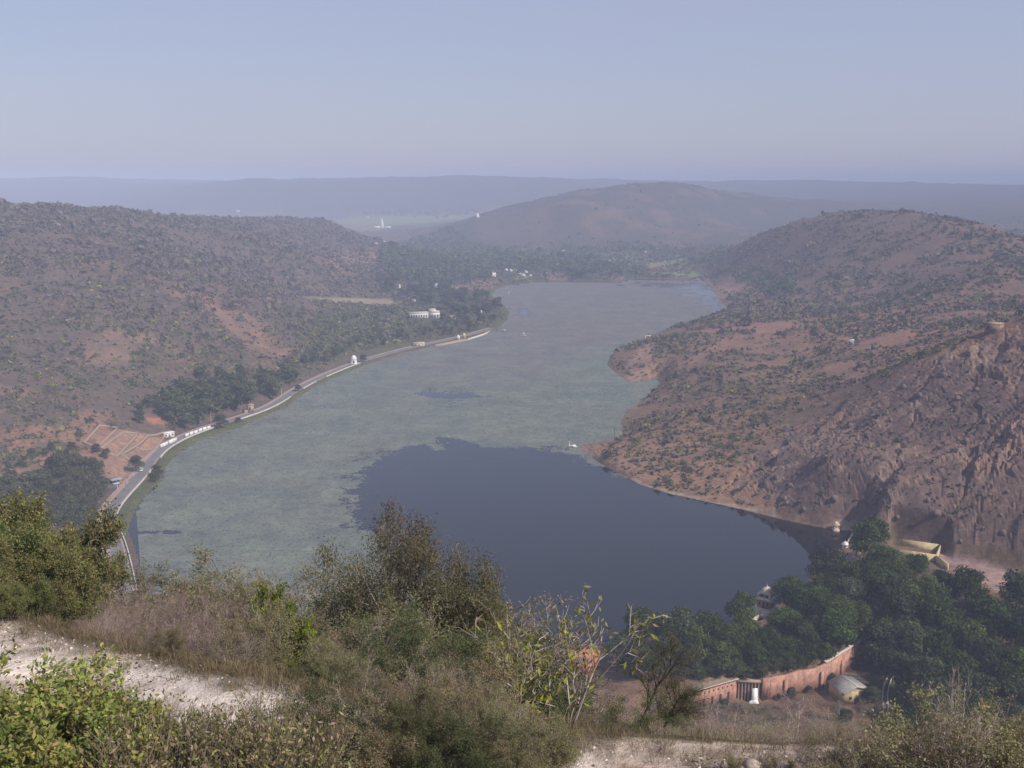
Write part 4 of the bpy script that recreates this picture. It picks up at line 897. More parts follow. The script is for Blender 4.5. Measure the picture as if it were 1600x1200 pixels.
# roadside and valley trees: the nearest ones are things, the woods behind are one mass
TRG = random.Random(77); TL = []
def band(poly, n, hh, kind, lab, grp, near=True):
    arr = np.array(poly, float); x0, y0 = arr.min(0); x1, y1 = arr.max(0); k = tries = 0
    while k < n and tries < n * 60:
        tries += 1; px, py = TRG.uniform(x0, x1), TRG.uniform(y0, y1)
        if sdf_poly(np.array([px]), np.array([py]), poly)[0] < 0: continue
        x, y, z = Gfar(px, py)
        if z < 0.3 or sdf_poly(np.array([x]), np.array([y]), LAKE)[0] > -2: continue
        TL.append((kind, x, y, z, TRG.uniform(*hh), TRG.uniform(0.9, 1.25), lab, grp)); k += 1
FARW = []
band([(255,640),(300,600),(420,600),(478,590),(470,602),(430,625),(385,640),(320,668),(275,678),(258,668)], 62, (8,14), 'far', 'dense dark tree along the inland side of the lake road', 'trees along the lake road')
band([(205,655),(250,610),(300,600),(270,650),(225,672)], 14, (5,8), 'far', 'green tree on the slope behind the walled garden plots', 'trees behind the garden plots')
band([(0,790),(60,740),(110,728),(165,755),(150,800),(140,838),(0,838)], 44, (8,13), 'bushy', 'bushy green tree at the foot of the hill beside the road bend', 'trees beside the road bend')
band([(480,582),(555,548),(640,530),(640,520),(540,540),(470,570)], 20, (4,8), 'far', 'green tree along the straight stretch of lake road', 'trees along the straight road')
band([(640,528),(700,500),(760,495),(785,510),(740,520),(690,530)], 24, (6,11), 'far', 'green tree in the lakeside garden', 'lakeside garden trees')
band([(620,470),(690,448),(770,470),(792,488),(785,500),(700,500),(690,478),(640,480)], 52, (9,15), 'far', 'dark tree in the wood beside the white palace', 'trees beside the palace')
band([(590,440),(640,420),(690,446),(620,468),(590,462)], 26, (9,15), 'far', 'dark tree in the valley wood behind the palace', 'valley trees behind the palace')
band([(850,437),(850,425),(900,420),(945,432),(990,436),(930,441)], 18, (8,13), 'far', 'dark tree at the far end of the lake', 'trees at the lake head')
band([(500,490),(620,485),(640,520),(560,545),(480,560)], 16, (4,7), 'far', 'low green tree on the scrub plain', 'trees on the scrub plain')
band([(0,800),(140,800),(160,850),(150,870),(0,870)], 30, (3,6), 'bushy', 'low green bush at the foot of the near slope by the road bend', 'low bushes by the road bend')
band([(140,690),(190,720),(165,752),(120,740),(60,742),(0,760),(0,720)], 26, (2.5,5), 'bushy', 'green bush at the edge of the garden plots', 'bushes below the hill by the garden plots')
LM2 = [(310,673,'the white wall panels'),(262,660,'the orange soil patch'),(393,636,'the stone tower'),(460,600,'the narrowing road'),(553,560,'the domed shrine'),(205,695,'the garden plots'),(181,750,'the tea stall'),(60,770,'the hill foot'),(90,830,'the near slope'),(165,790,'the road bend'),(668,488,'the white palace'),
       (720,526,'the lake kiosks'),(655,540,'the garden shed'),(545,468,'the dry field'),(681,446,'the blue house'),(625,452,'the white spire'),(771,430,'the square shore house'),(795,460,'the water marker'),(747,488,'the shore hut'),(880,432,'the brown field'),(950,434,'the lake head')]
TROWS = []
for kd, x, y, z, h, w, lab, grp in TL:
    o = plant_tree(kd, x, y, z, h, w, {'bushy': 'bushy_tree'}.get(kd, 'valley_tree'), lab, grp); qx, qy = (float(v) for v in proj(x, y, z + h * .5)); lm = min(LM2, key=lambda q: math.hypot(qx - q[0], (qy - q[1]) * 2)); dx_, dy_ = qx - lm[0], (qy - lm[1]) * 2
    dr = 'beside' if abs(dx_) < 12 and abs(dy_) < 14 else (('right of' if dx_ > 0 else 'left of') if abs(dx_) > abs(dy_) else ('in front of' if dy_ > 0 else 'behind'))
    what = ('low green bush ' if h < 5.2 else 'bushy green tree ') if kd == 'bushy' else ('small dark tree ' if h < 8 else 'tall dark tree ' if h > 11.5 else 'dark green tree ')
    TROWS.append(((what, lm[2], dr), qx, o, what + dr + ' ' + lm[2], grp))
tell_apart(TROWS)
TL.clear()
band([(590,400),(610,385),(700,375),(800,395),(860,400),(925,400),(935,412),(1005,420),(1000,430),(900,428),(835,424),(760,425),(770,435),(690,445),(640,440),(600,430)], 620, (8,14), 'far', '', '')
band([(640,380),(700,358),(760,392),(1075,389),(1090,394),(930,393),(800,398)], 110, (8,14), 'far', '', '')
band([(1075,405),(1110,400),(1200,425),(1260,460),(1200,462),(1110,425)], 110, (4,9), 'far', '', '')
band([(640,330),(760,330),(690,345),(560,335)], 70, (8,14), 'far', '', '')
rgw = np.random.default_rng(4); V = []; C = []
for kd, x, y, z, h, w, lab, grp in TL:
    n = 34; d = rgw.standard_normal((n, 3)); d[:, 2] = np.abs(d[:, 2]); d /= np.linalg.norm(d, axis=1, keepdims=True)
    p = np.array([x, y, z + h * 0.3]) + d * np.array([h * .55 * w, h * .55 * w, h * .62]) * rgw.uniform(0.75, 1.05, (n, 1)); D = np.cross(d, rgw.standard_normal((n, 3))); D /= np.linalg.norm(D, axis=1, keepdims=True)
    s = np.cross(D, d + rgw.normal(0, .5, (n, 3))); s /= np.linalg.norm(s, axis=1, keepdims=True); L_ = h * 0.42
    V.append(np.stack([p - D * L_ * .5, p + s * L_ * .35, p + D * L_ * .5, p - s * L_ * .35], 1).reshape(-1, 3))
    C.append(np.repeat(pal_pick([(4,(0.066,0.090,0.036)),(3,(0.084,0.104,0.044)),(2,(0.115,0.125,0.055))], n, rgw) * rgw.uniform(.8, 1.25), 4, 0))
V = np.concatenate(V); tag(link('distant_woodland', mesh_np('distant_woodland', V, np.arange(len(V)).reshape(-1, 4), None, M_LEAF, np.concatenate(C))), 'hazy green woodland filling the far valley', kind='stuff')

# ---- hillside scrub
NS = 125000
rgs = np.random.default_rng(21)
sr = np.concatenate([rgs.uniform(395, 2200, NS), rgs.uniform(2000, 3000, 6000)]); sa = rgs.uniform(-0.53, 0.53, len(sr))
sx, sy = sr * np.sin(sa), sr * np.cos(sa); sz = H(sx, sy); spx, spy = proj(sx, sy, sz)
dlk = -sdf_poly(sx, sy, LAKE); rk = rock_w(spx, spy)
den = fbm(sx / 45, sy / 45, 3, 61)
acc = (dlk > 2.5) & (sz > 0.5)
for poly in ([(150,680),(190,672),(265,672),(300,665),(340,650),(475,592),(560,552),(640,535),(700,528),(770,508),(790,500),(760,535),(640,560),(480,620),(330,700),(260,730),(230,790),(205,900),(140,900),(150,790),(185,740),(150,720)], sand, [(1400,835),(1485,845),(1500,890),(1400,880)], [(478,464),(612,468),(618,476),(520,474)]):
    acc &= sdf_poly(spx, spy, poly) < -1
leftz = (spx < 640) & (spy < 800)
thick = fbm(sx / 28, sy / 28, 3, 161); pr = np.where(leftz, 0.35 + 0.65 * smooth(0.36, 0.54, thick), np.where(spx > 900, 0.95 * smooth(0.28, 0.5, den), 0.4))
pr = np.where(rk > 0.3, 0.34 * smooth(0.4, 0.6, den), pr)
midh = (spx > 1080) & (sr > 1050); pr = np.where(midh, 0.75 * smooth(0.3, 0.5, den) , pr)
soil = np.zeros(len(sx))
for poly in ([(330,460),(372,505),(440,545),(480,560),(400,550),(345,510)],  [(120,545),(175,510),(215,540),(200,570),(150,570)], [(980,565),(1018,530),(1022,560),(1000,600)], [(225,648),(260,650),(260,668),(228,666)]):
    soil = np.maximum(soil, smooth(-6, 6, sdf_poly(spx, spy, poly)))
pr = pr * (1 - 0.85 * soil)
far_ = sr > 2200; pr = np.where(far_, 0.30, pr)
grove = sdf_poly(spx, spy, [(930,1200),(930,1000),(1240,870),(1480,860),(1700,960),(1700,1200)]) > -5
acc &= (rgs.random(len(sx)) < pr) & ~((sr < 430) & grove) & (H(sx, sy) < 170)
acc &= ~((sr < 480) & (spy > 830))
# not hidden in a hollow: keep what a sight line could graze
sx, sy, sz, sr, spx, spy, rk, den, leftz = (v[acc] for v in (sx, sy, sz, sr, spx, spy, rk, den, leftz))
n = len(sx)
gz = smooth(0.48, 0.60, fbm(sx / 60, sy / 60, 3, 71)); low = smooth(420, 600, spy)
u = rgs.random(n)
plain = sdf_poly(spx, spy, [(480,520),(500,480),(620,478),(700,450),(800,470),(800,505),(700,530),(560,560),(470,580)]) > -4
lowgreen = leftz & (spy > 560)
pg = np.where(plain, 0.85, np.where(leftz, 0.18 + 0.24 * gz + 0.42 * low, 0.45 + 0.25 * gz))
yel = (u > 0.945 - 0.12 * low * leftz) & (spy > 400); grn = (u < pg) & ~yel
cls = np.where(yel, 2, np.where(grn, 1, 0))
rad = np.clip(1.25 * np.exp(rgs.normal(0, 0.42, n)), 0.55, 3.6) * np.clip(sr / 800, 0.8, 1.45); rad = np.where(cls == 0, rad * 1.15, rad); rad = np.where(leftz, rad * 1.25, rad); rad = np.where(rk > 0.3, rad * 0.75, rad); rad = np.where(spx > 900, rad * 1.15, rad)
CLS = {0: [(4,(0.138,0.108,0.092)),(3,(0.120,0.097,0.086)),(2,(0.150,0.122,0.088))], 1: [(4,(0.110,0.112,0.058)),(3,(0.145,0.132,0.072)),(2,(0.080,0.090,0.046))], 2: [(3,(0.215,0.205,0.055)),(2,(0.16,0.17,0.048)),(1,(0.26,0.225,0.06))]}
def bush_arrays(cx, cy, cz, rad, cls, nq, rg):
    n = len(cx); d = rg.standard_normal((n, nq, 3)); d[..., 2] = np.abs(d[..., 2]) * 1.1; d /= np.linalg.norm(d, axis=2, keepdims=True)
    p = d * rg.uniform(0.35, 1.05, (n, nq, 1)) * rad[:, None, None] * np.array([1, 1, 0.95]); c0 = np.stack([cx, cy, cz - 0.1], 1)
    D = np.cross(d, rg.standard_normal((n, nq, 3))) + rg.normal(0, .3, (n, nq, 3)); D /= np.linalg.norm(D, axis=2, keepdims=True)
    s = np.cross(D, d + rg.normal(0, .6, (n, nq, 3))); s /= np.linalg.norm(s, axis=2, keepdims=True) + 1e-9
    L_ = rad[:, None, None] * rg.uniform(0.5, 1.0, (n, nq, 1)) * (3.4 / math.sqrt(nq)); w = L_ * 0.7
    V = np.stack([c0[:, None] + p - D * L_ * .5, c0[:, None] + p + s * w * .5, c0[:, None] + p + D * L_ * .5, c0[:, None] + p - s * w * .5], 2).reshape(-1, 3)
    base = np.zeros((n, 3))
    for k, pal in CLS.items():
        mk = cls == k; base[mk] = pal_pick(pal, int(mk.sum()), rg, 0.10)
    C = np.repeat(base[:, None] * (1 + 0.14 * rg.standard_normal((n, nq, 1))), 4, 1).reshape(-1, 3)
    return V, np.arange(len(V)).reshape(-1, 4), np.clip(C, 0.004, 0.9)
# the 300 bushes that show largest stand singly, the rest is scrub
size = rad / sr; inv = (spx > 5) & (spx < 1595) & (spy < 850) & (cls > 0)
order = np.argsort(-np.where(inv, size, 0))[:290]; single = np.zeros(n, bool); single[order] = True
rest = ~single
V, q, C = bush_arrays(sx[rest], sy[rest], sz[rest], rad[rest], cls[rest], 6, rgs)
tag(link('hillside_scrub', mesh_np('hillside_scrub', V, q, None, M_SCRUB, C)), 'dry brown and olive scrub covering the hillsides', kind='stuff')
BP = {}
for k in (1, 2):
    for j in range(4):
        rg = np.random.default_rng(300 + k * 10 + j); V, q, C = bush_arrays(np.zeros(1), np.zeros(1), np.zeros(1) + .1, np.ones(1), np.array([k]), 70, rg)
        BP[k, j] = mesh_np('hillside_bush', V, q, None, M_LEAF, C)
for i in order:
    k = int(cls[i]); j = int(rgs.integers(0, 4)); o = link('hillside_bush', BP[k, j], loc=(sx[i], sy[i], sz[i] - 0.05))
    s = rad[i] * 1.05; o.scale = (s, s, s * rgs.uniform(0.8, 1.15)); o.rotation_euler = (0, 0, rgs.uniform(0, 6.28))
    side = 'dry hill west of the lake road' if spx[i] < 800 else ('rocky slope above the dark water' if rk[i] > 0.3 else 'reddish slope across the lake')
    tag(o, ('yellow green bush on the ' if k == 2 else 'low green bush on the ') + side, 'bush', ('yellow bushes, ' if k == 2 else 'green bushes, ') + side)
#PLANTS>>
#<<BUILD
# ------------------------------------------------------------------ buildings, walls, vehicles
M_IVORY = plaster('ivory_plaster', (0.52, 0.46, 0.37), 0.25, 0.9, 0.85, (0.33, 0.28, 0.23))
M_WHITE = plaster('white_plaster', (0.74, 0.72, 0.69), 0.15, 0.8, 0.85, (0.42, 0.39, 0.36))
M_PARA = plaster('limewashed_wall', (0.52, 0.48, 0.43), 0.3, 0.5, 0.9, (0.3, 0.26, 0.22))
M_CREAM = plaster('cream_plaster', (0.60, 0.50, 0.33), 0.2, 0.8, 0.85, (0.32, 0.26, 0.20))
M_YELLOW = plaster('yellow_plaster', (0.54, 0.43, 0.235), 0.28, 0.6, 0.88, (0.30, 0.23, 0.14), 0.3)
M_PINK = plaster('pink_plaster', (0.45, 0.235, 0.17), 0.5, 0.5, 0.9, (0.12, 0.085, 0.07), 0.5)
M_RED = plaster('red_plaster', (0.50, 0.135, 0.080), 0.2, 0.5, 0.9, (0.28, 0.09, 0.07))
M_BLUE = plaster('blue_paint', (0.30, 0.45, 0.66), 0.15, 0.7, 0.8)
M_PALEBLUE = plaster('pale_blue_paint', (0.50, 0.57, 0.72), 0.2, 0.7, 0.8)
M_GREYROOF = plaster('sheet_roof', (0.36, 0.34, 0.31), 0.25, 0.9, 0.7, (0.22, 0.19, 0.16))
M_BROWNROOF = plaster('earth_roof', (0.22, 0.165, 0.12), 0.3, 0.6, 0.95)
M_TAN = plaster('tan_stone', (0.36, 0.255, 0.18), 0.3, 0.9, 0.9, (0.2, 0.14, 0.11))
M_BROWNST = plaster('brown_stone', (0.27, 0.165, 0.115), 0.35, 1.0, 0.95)
M_COPE = plaster('pale_coping', (0.55, 0.47, 0.38), 0.25, 1.2, 0.9)
M_MUD = plaster('mud_wall', (0.30, 0.215, 0.16), 0.25, 1.0, 0.95)
M_DARK = plaster('dark_opening', (0.03, 0.027, 0.025), 0.3, 1.0, 0.9)
M_DOORW = plaster('brown_wood', (0.13, 0.085, 0.055), 0.3, 2.0, 0.8)
M_ASPH = plaster('asphalt', (0.145, 0.135, 0.130), 0.22, 0.12, 0.95, None, 0.1)
M_DIRT = plaster('dusty_shoulder', (0.31, 0.225, 0.175), 0.2, 0.25, 0.98)
M_TYRE = plaster('tyre_rubber', (0.025, 0.025, 0.026), 0.2, 4, 0.9); M_METAL = plaster('dull_metal', (0.35, 0.35, 0.36), 0.2, 3, 0.45)
M_CARPAINT = plaster('white_car_paint', (0.80, 0.80, 0.79), 0.04, 1.0, 0.3, None, 0.0)
M_SKIN = plaster('brown_skin', (0.20, 0.115, 0.075), 0.1, 5, 0.6)
M_SLATE = plaster('slate_floor', (0.20, 0.165, 0.165), 0.25, 0.5, 0.9)
m, nt, out = new_mat('dark_glass'); b = N(nt, 'ShaderNodeBsdfPrincipled'); b.inputs['Base Color'].default_value = (0.02, 0.025, 0.03, 1); b.inputs['Roughness'].default_value = 0.08
nt.links.new(b.outputs[0], out.inputs[0]); M_GLASS = m
def face_cam(x, y): return -math.atan2(x, y)
def ground_z(x, y): return float(H(x, y))
def polyline_strip(name, pts, w, zoff, mat, parent=None, closed=False, z=None, off=0.0):
    p = np.array(pts, float); t = np.gradient(p, axis=0); t /= np.linalg.norm(t, axis=1, keepdims=True) + 1e-9; nn = np.stack([t[:, 1], -t[:, 0]], 1)
    l, r_ = p - nn * (w / 2 - off), p + nn * (w / 2 + off); zz = (lambda q: H(q[:, 0], q[:, 1]) if z is None else np.full(len(q), z))
    V = np.concatenate([np.c_[l, zz(l) + zoff], np.c_[r_, zz(r_) + zoff]]); n = len(p); i = np.arange(n - 1)
    q = np.stack([i, n + i, n + i + 1, i + 1], 1)
    return link(name, mesh_np(name, V, q, None, mat, smooth_=True), parent)
def densify(pts, step):
    out = []
    for (x0, y0), (x1, y1) in zip(pts[:-1], pts[1:]):
        n = max(1, int(math.hypot(x1 - x0, y1 - y0) / step)); out += [(x0 + (x1 - x0) * k / n, y0 + (y1 - y0) * k / n) for k in range(n)]
    out.append(pts[-1]); return out
def smooth_line(pts, it=2):
    for _ in range(it):
        o = [pts[0]]
        for a, b in zip(pts[:-1], pts[1:]): o += [(a[0]*.75 + b[0]*.25, a[1]*.75 + b[1]*.25), (a[0]*.25 + b[0]*.75, a[1]*.25 + b[1]*.75)]
        pts = o + [pts[-1]]
    return pts
def wall_mesh(pts, th, z0, z1, jag=0.0, closed=False, rg=random):
    """upright wall along plan points; z0 / z1 numbers or functions of (x, y)"""
    p = [Vector((a, b)) for a, b in pts]; n = len(p); v = []; q = []
    for i in range(n):
        a = p[(i - 1) % n] if closed or i > 0 else p[i]; b_ = p[(i + 1) % n] if closed or i < n - 1 else p[i]
        t = (b_ - a).normalized(); nn = Vector((t.y, -t.x)) * th / 2
        zb = z0(p[i].x, p[i].y) if callable(z0) else z0; zt = z1(p[i].x, p[i].y) if callable(z1) else z1; zt += rg.uniform(-jag, jag)
        for s, z in ((-1, zb), (1, zb), (1, zt), (-1, zt)): v.append((p[i].x + nn.x * s, p[i].y + nn.y * s, z))
    for i in range(n if closed else n - 1):
        a, b_ = i * 4, ((i + 1) % n) * 4
        q += [(a, b_, b_ + 3, a + 3), (b_ + 1, a + 1, a + 2, b_ + 2), (a + 3, b_ + 3, b_ + 2, a + 2), (a + 1, b_ + 1, b_, a)]
    if not closed: q += [(3, 2, 1, 0), ((n - 1) * 4, (n - 1) * 4 + 1, (n - 1) * 4 + 2, (n - 1) * 4 + 3)]
    m = MB(); m.add(v, q); return m
# --- road
ROAD = smooth_line(ROADXY, 2)
tag(polyline_strip('road_shoulder', ROAD, 8.8, 0.004, M_DIRT, z=ROADZ, off=-1.0), kind='structure')
tag(polyline_strip('road', ROAD, 5.0, 0.012, M_ASPH, z=ROADZ), kind='structure')
ra = np.array(ROAD); rt = np.gradient(ra, axis=0); rt /= np.linalg.norm(rt, axis=1, keepdims=True); rn = np.stack([rt[:, 1], -rt[:, 0]], 1)
rpx, rpy = proj(ra[:, 0], ra[:, 1], np.full(len(ra), ROADZ))
def road_side(off, cond): 
    k = [i for i in range(len(ra)) if cond(rpx[i], rpy[i])]
    return [tuple(ra[i] + rn[i] * off) for i in k]
for cond, lab in ((lambda a, b: b > 728, 'long whitewashed parapet wall round the near bend of the lake road'), (lambda a, b: b < 716 and a < 335, 'whitewashed parapet wall opposite the white roadside panels'),
                  (lambda a, b: 358 < a < 452, 'low pale parapet wall along the tree-lined stretch of lake road'), (lambda a, b: 462 < a < 490, 'short whitewashed wall piece beside the narrowing road'), (lambda a, b: 500 < a < 562, 'thin pale kerb wall leading to the white domed shrine')):
    w = road_side(3.9, cond)
    if len(w) > 2:
        o = empty('parapet_wall', (w[0][0], w[0][1], ROADZ)); inv = Vector((w[0][0], w[0][1], ROADZ)); tag(o, lab, 'wall', 'parapet walls of the lake road')
        wall_mesh([(a - inv.x, b_ - inv.y) for a, b_ in w], 0.34, -0.4, 0.66, 0.05).build('wall', M_PARA, o)
        wall_mesh([(a - inv.x, b_ - inv.y) for a, b_ in w], 0.44, 0.722, 0.82, 0.02).build('coping', M_PARA, o)
def road_at(px, py, off=0.0):
    i = int(np.argmin((rpx - px) ** 2 + (rpy - py) ** 2)); p = ra[i] + rn[i] * off; return float(p[0]), float(p[1]), math.atan2(rt[i][1], rt[i][0])
# --- car
x, y, a = road_at(228, 737, -1.2)
o = empty('parked_car', (x, y, ROADZ + 0.012), a); tag(o, 'small white hatchback driving along the lake road', 'car'); o.name = 'white_car'
prof = [(-1.85,0.32),(-1.9,0.62),(-1.78,0.86),(-0.85,0.95),(0.95,0.92),(1.75,0.82),(1.9,0.6),(1.86,0.32)]
v = [(a_, s * 0.8 * (0.96 if k in (0,7) else 1), b_) for s in (-1, 1) for k, (a_, b_) in enumerate(prof)]; n = len(prof)
MB().add(v, [(k, k + 1, n + k + 1, n + k) for k in range(n - 1)] + [(n - 1, 0, n, 2*n - 1)] + [tuple(range(n - 1, -1, -1))[:4], (7, 4, 3, 0)][1:] , [(0, 3, 1), (1, 3, 2), (4, 7, 5), (5, 7, 6), (n, n+1, n+3), (n+1, n+2, n+3), (n+4, n+5, n+7), (n+5, n+6, n+7)]).add([(p[0], p[1], p[2]) for p in v[n:]], [(0, 3, 4, 7)]).build('body', M_CARPAINT, o)
MB().add([(-1.6,-.72,.93),(1.05,-.72,.92),(1.05,.72,.92),(-1.6,.72,.93),(-1.25,-.6,1.42),(.3,-.6,1.44),(.3,.6,1.44),(-1.25,.6,1.42)], [(0,1,5,4),(1,2,6,5),(2,3,7,6),(3,0,4,7)]).build('window', M_GLASS, o)
MB().box(-1.27, .32, -.62, .62, 1.425, 1.475).build('roof', M_CARPAINT, o)
for sx_ in (-1.15, 1.2):
    for sy_ in (-.74, .74):
        w = MB().lathe([(0.02,-.1),(0.3,-.1),(0.31,.1),(0.02,.1)], 12).build('wheel', M_TYRE, o, loc=(sx_, sy_, 0.31)); w.rotation_euler = (math.pi / 2, 0, 0)
for sy_ in (-.55, .55): MB().box(1.84, 1.92, sy_ - .15, sy_ + .15, .58, .74).build('headlight', M_METAL, o)
for px, py, lab in ((184,770,'pale leaning power pole on the verge below the tea stall'), (216,738,'power pole beside the tree that shades the stall'), (330,662,'power pole behind the white wall panels'), (440,622,'power pole among the roadside trees')):
    x, y, z = Gfar(px, py); o = empty('utility_pole', (x, y, z), .8); tag(o, lab, 'pole'); MB().tube([(0,0,-.6),(.1,0,7.2)], [.14,.09]).build('post', M_COPE, o); MB().box(-.7, .9, -.06, .06, 6.6, 6.75).build('crossarm', M_DOORW, o)
# --- people and motorcycles by the road
def person(x, y, z, rz, top, low, lab, sit=False):
    o = empty('person', (x, y, z), rz); tag(o, lab, 'person', 'people by the lake road')
    def sk(name, pts, edges, rad, mat):
        me = bpy.data.meshes.new(name); me.from_pydata(pts, edges, []); ob = link(name, me, o); me.materials.append(mat)
        md = ob.modifiers.new('skin', 'SKIN'); sv = me.skin_vertices[0].data
        for s_, r_ in zip(sv, rad): s_.radius = (r_, r_)
        sv[0].use_root = True; ss = ob.modifiers.new('sub', 'SUBSURF'); ss.levels = ss.render_levels = 1; return ob
    sk('body', [(0,0,.92),(0,0,1.15),(0,0,1.40),(0,0,1.50),(0,0,1.64),(.18,0,1.38),(.24,.02,1.12),(.25,.08,.86),(-.18,0,1.38),(-.24,.02,1.12),(-.25,.06,.86),(.1,0,.86),(.11,.03,.48),(.11,0,.06),(-.1,0,.86),(-.11,-.03,.48),(-.11,-.05,.06)],
       [(0,1),(1,2),(2,3),(3,4),(2,5),(5,6),(6,7),(2,8),(8,9),(9,10),(0,11),(11,12),(12,13),(0,14),(14,15),(15,16)], [.13,.13,.15,.06,.11,.06,.045,.035,.06,.045,.035,.1,.065,.05,.1,.065,.05], M_SKIN)
    sk('shirt', [(0,0,.9),(0,0,1.16),(0,0,1.42),(.18,0,1.38),(.245,.02,1.12),(-.18,0,1.38),(-.245,.02,1.12)], [(0,1),(1,2),(2,3),(3,4),(2,5),(5,6)], [.16,.155,.165,.085,.07,.085,.07], top)
    sk('trousers', [(0,0,.93),(.1,0,.84),(.11,.03,.48),(.11,0,.12),(-.1,0,.84),(-.11,-.03,.48),(-.11,-.05,.12)], [(0,1),(1,2),(2,3),(0,4),(4,5),(5,6)], [.155,.12,.085,.075,.12,.085,.075], low)
    MB().lathe([(0.01,1.77),(.07,1.755),(.105,1.70),(.10,1.63),(.085,1.60)], 10).build('hair', M_DARK, o, True)
for px, py, t, l, lab in ((172,788,M_WHITE,M_WHITE,'person in white clothes standing on the dusty verge at the road bend'), (194,766,M_WHITE,M_DOORW,'person in a white shirt standing nearest the road below the tea stall'),
                          (196,758,M_RED,M_DARK,'person in a red top standing on the verge below the tea stall'), (199,748,M_BLUE,M_DARK,'person in a blue shirt standing beside the tea stall')):
    x, y = P(px, py, ROADZ); person(float(x), float(y), max(ground_z(x, y), ROADZ + 0.004), random.uniform(0, 6), t, l, lab)
def bike(px, py, rz, lab):
    x, y = P(px, py, ROADZ); o = empty('motorcycle', (float(x), float(y), max(ground_z(x, y), ROADZ)), rz); tag(o, lab, 'motorcycle', 'motorcycles by the lake road')
    for sx_ in (-.62, .62):
        w = MB().lathe([(.2,-.05),(.3,-.05),(.3,.05),(.2,.05),(.2,-.05)], 14).build('wheel', M_TYRE, o, loc=(sx_, 0, .3)); w.rotation_euler = (math.pi / 2, 0, 0)
    MB().tube([(-.62,0,.3),(-.1,0,.42),(.42,0,.62),(.62,0,.3)], .04).tube([(.42,0,.62),(.36,0,.98)], .03).build('frame', M_METAL, o)
    MB().lathe([(.02,-.3),(.13,-.2),(.15,.1),(.03,.28)], 8).build('fuel_tank', M_RED, o, True, (.12, 0, .78)).rotation_euler = (0, math.pi / 2, 0)
    MB().box(-.75, -.05, -.12, .12, .72, .82).build('seat', M_TYRE, o); MB().tube([(.36,-.34,1.02),(.36,.34,1.02)], .02).build('handlebar', M_METAL, o)
bike(155, 794, 0.6, 'motorcycle parked under the trees at the outer edge of the bend'); bike(207, 747, 1.9, 'motorcycle parked in front of the tea stall'); bike(203, 751, 1.5, 'second motorcycle parked below the tea stall')
# --- tea stall
x, y = P(181, 752, 3.0); x, y = float(x), float(y); z = ground_z(x, y)
o = empty('tea_stall', (x, y, z), face_cam(x, y) + .35); tag(o, 'open tea stall with a pale slanting sheet roof beside the road', 'stall')
MB().add([(-2.7,-2,2.45),(2.7,-2,2.45),(2.7,1.9,2.9),(-2.7,1.9,2.9),(-2.7,-2,2.53),(2.7,-2,2.53),(2.7,1.9,2.98),(-2.7,1.9,2.98)], [(0,3,2,1),(4,5,6,7),(0,1,5,4),(1,2,6,5),(2,3,7,6),(3,0,4,7)]).build('roof', M_GREYROOF, o)
for sx_ in (-2.4, 2.4): 
    for sy_ in (-1.7, 1.6): MB().tube([(sx_, sy_, 0), (sx_, sy_, 2.46 + (sy_ + 1.7) * .1)], .07).build('post', M_DOORW, o)
MB().box(-2.3, 2.3, 1.55, 1.75, 0, 2.7).build('back_wall', M_MUD, o); MB().box(-2.0, 1.2, -1.5, -.9, 0, 1.0).build('counter', M_BLUE, o)
# --- walled garden plots
for poly, lab in (([(154,706),(192,677),(216,680),(183,714)], 'rectangular garden plot ringed by a low mud wall nearest the stall'), ([(189,713),(231,683),(258,679),(240,706),(222,722)], 'garden plot behind a low mud wall next to the white panels'), ([(131,693),(156,667),(184,670),(152,700)], 'uphill garden plot ringed by a crumbling mud wall')):
    pts = []
    for a_, b_ in poly: g = Gfar(a_, b_); pts.append((g[0], g[1]))
    ctr = np.mean(pts, 0); o = empty('garden_wall', (ctr[0], ctr[1], 0)); tag(o, lab, 'wall', 'low walls of the garden plots')
    ring = densify(pts + [pts[0]], 4)[:-1]
    wall_mesh([(p[0] - ctr[0], p[1] - ctr[1]) for p in ring], 0.9, lambda a_, b_: ground_z(a_ + ctr[0], b_ + ctr[1]) - .5, lambda a_, b_: ground_z(a_ + ctr[0], b_ + ctr[1]) + 1.0, .12, True).build('wall', M_MUD, o)
    if 'uphill' not in lab:
        mid = [((pts[0][0] + pts[1][0]) / 2, (pts[0][1] + pts[1][1]) / 2), ((pts[2][0] + pts[-1][0]) / 2, (pts[2][1] + pts[-1][1]) / 2)]; mid = densify(mid, 4)
        wall_mesh([(p[0] - ctr[0], p[1] - ctr[1]) for p in mid], 0.7, lambda a_, b_: ground_z(a_ + ctr[0], b_ + ctr[1]) - .5, lambda a_, b_: ground_z(a_ + ctr[0], b_ + ctr[1]) + .7, .1).build('dividing_wall', M_MUD, o)
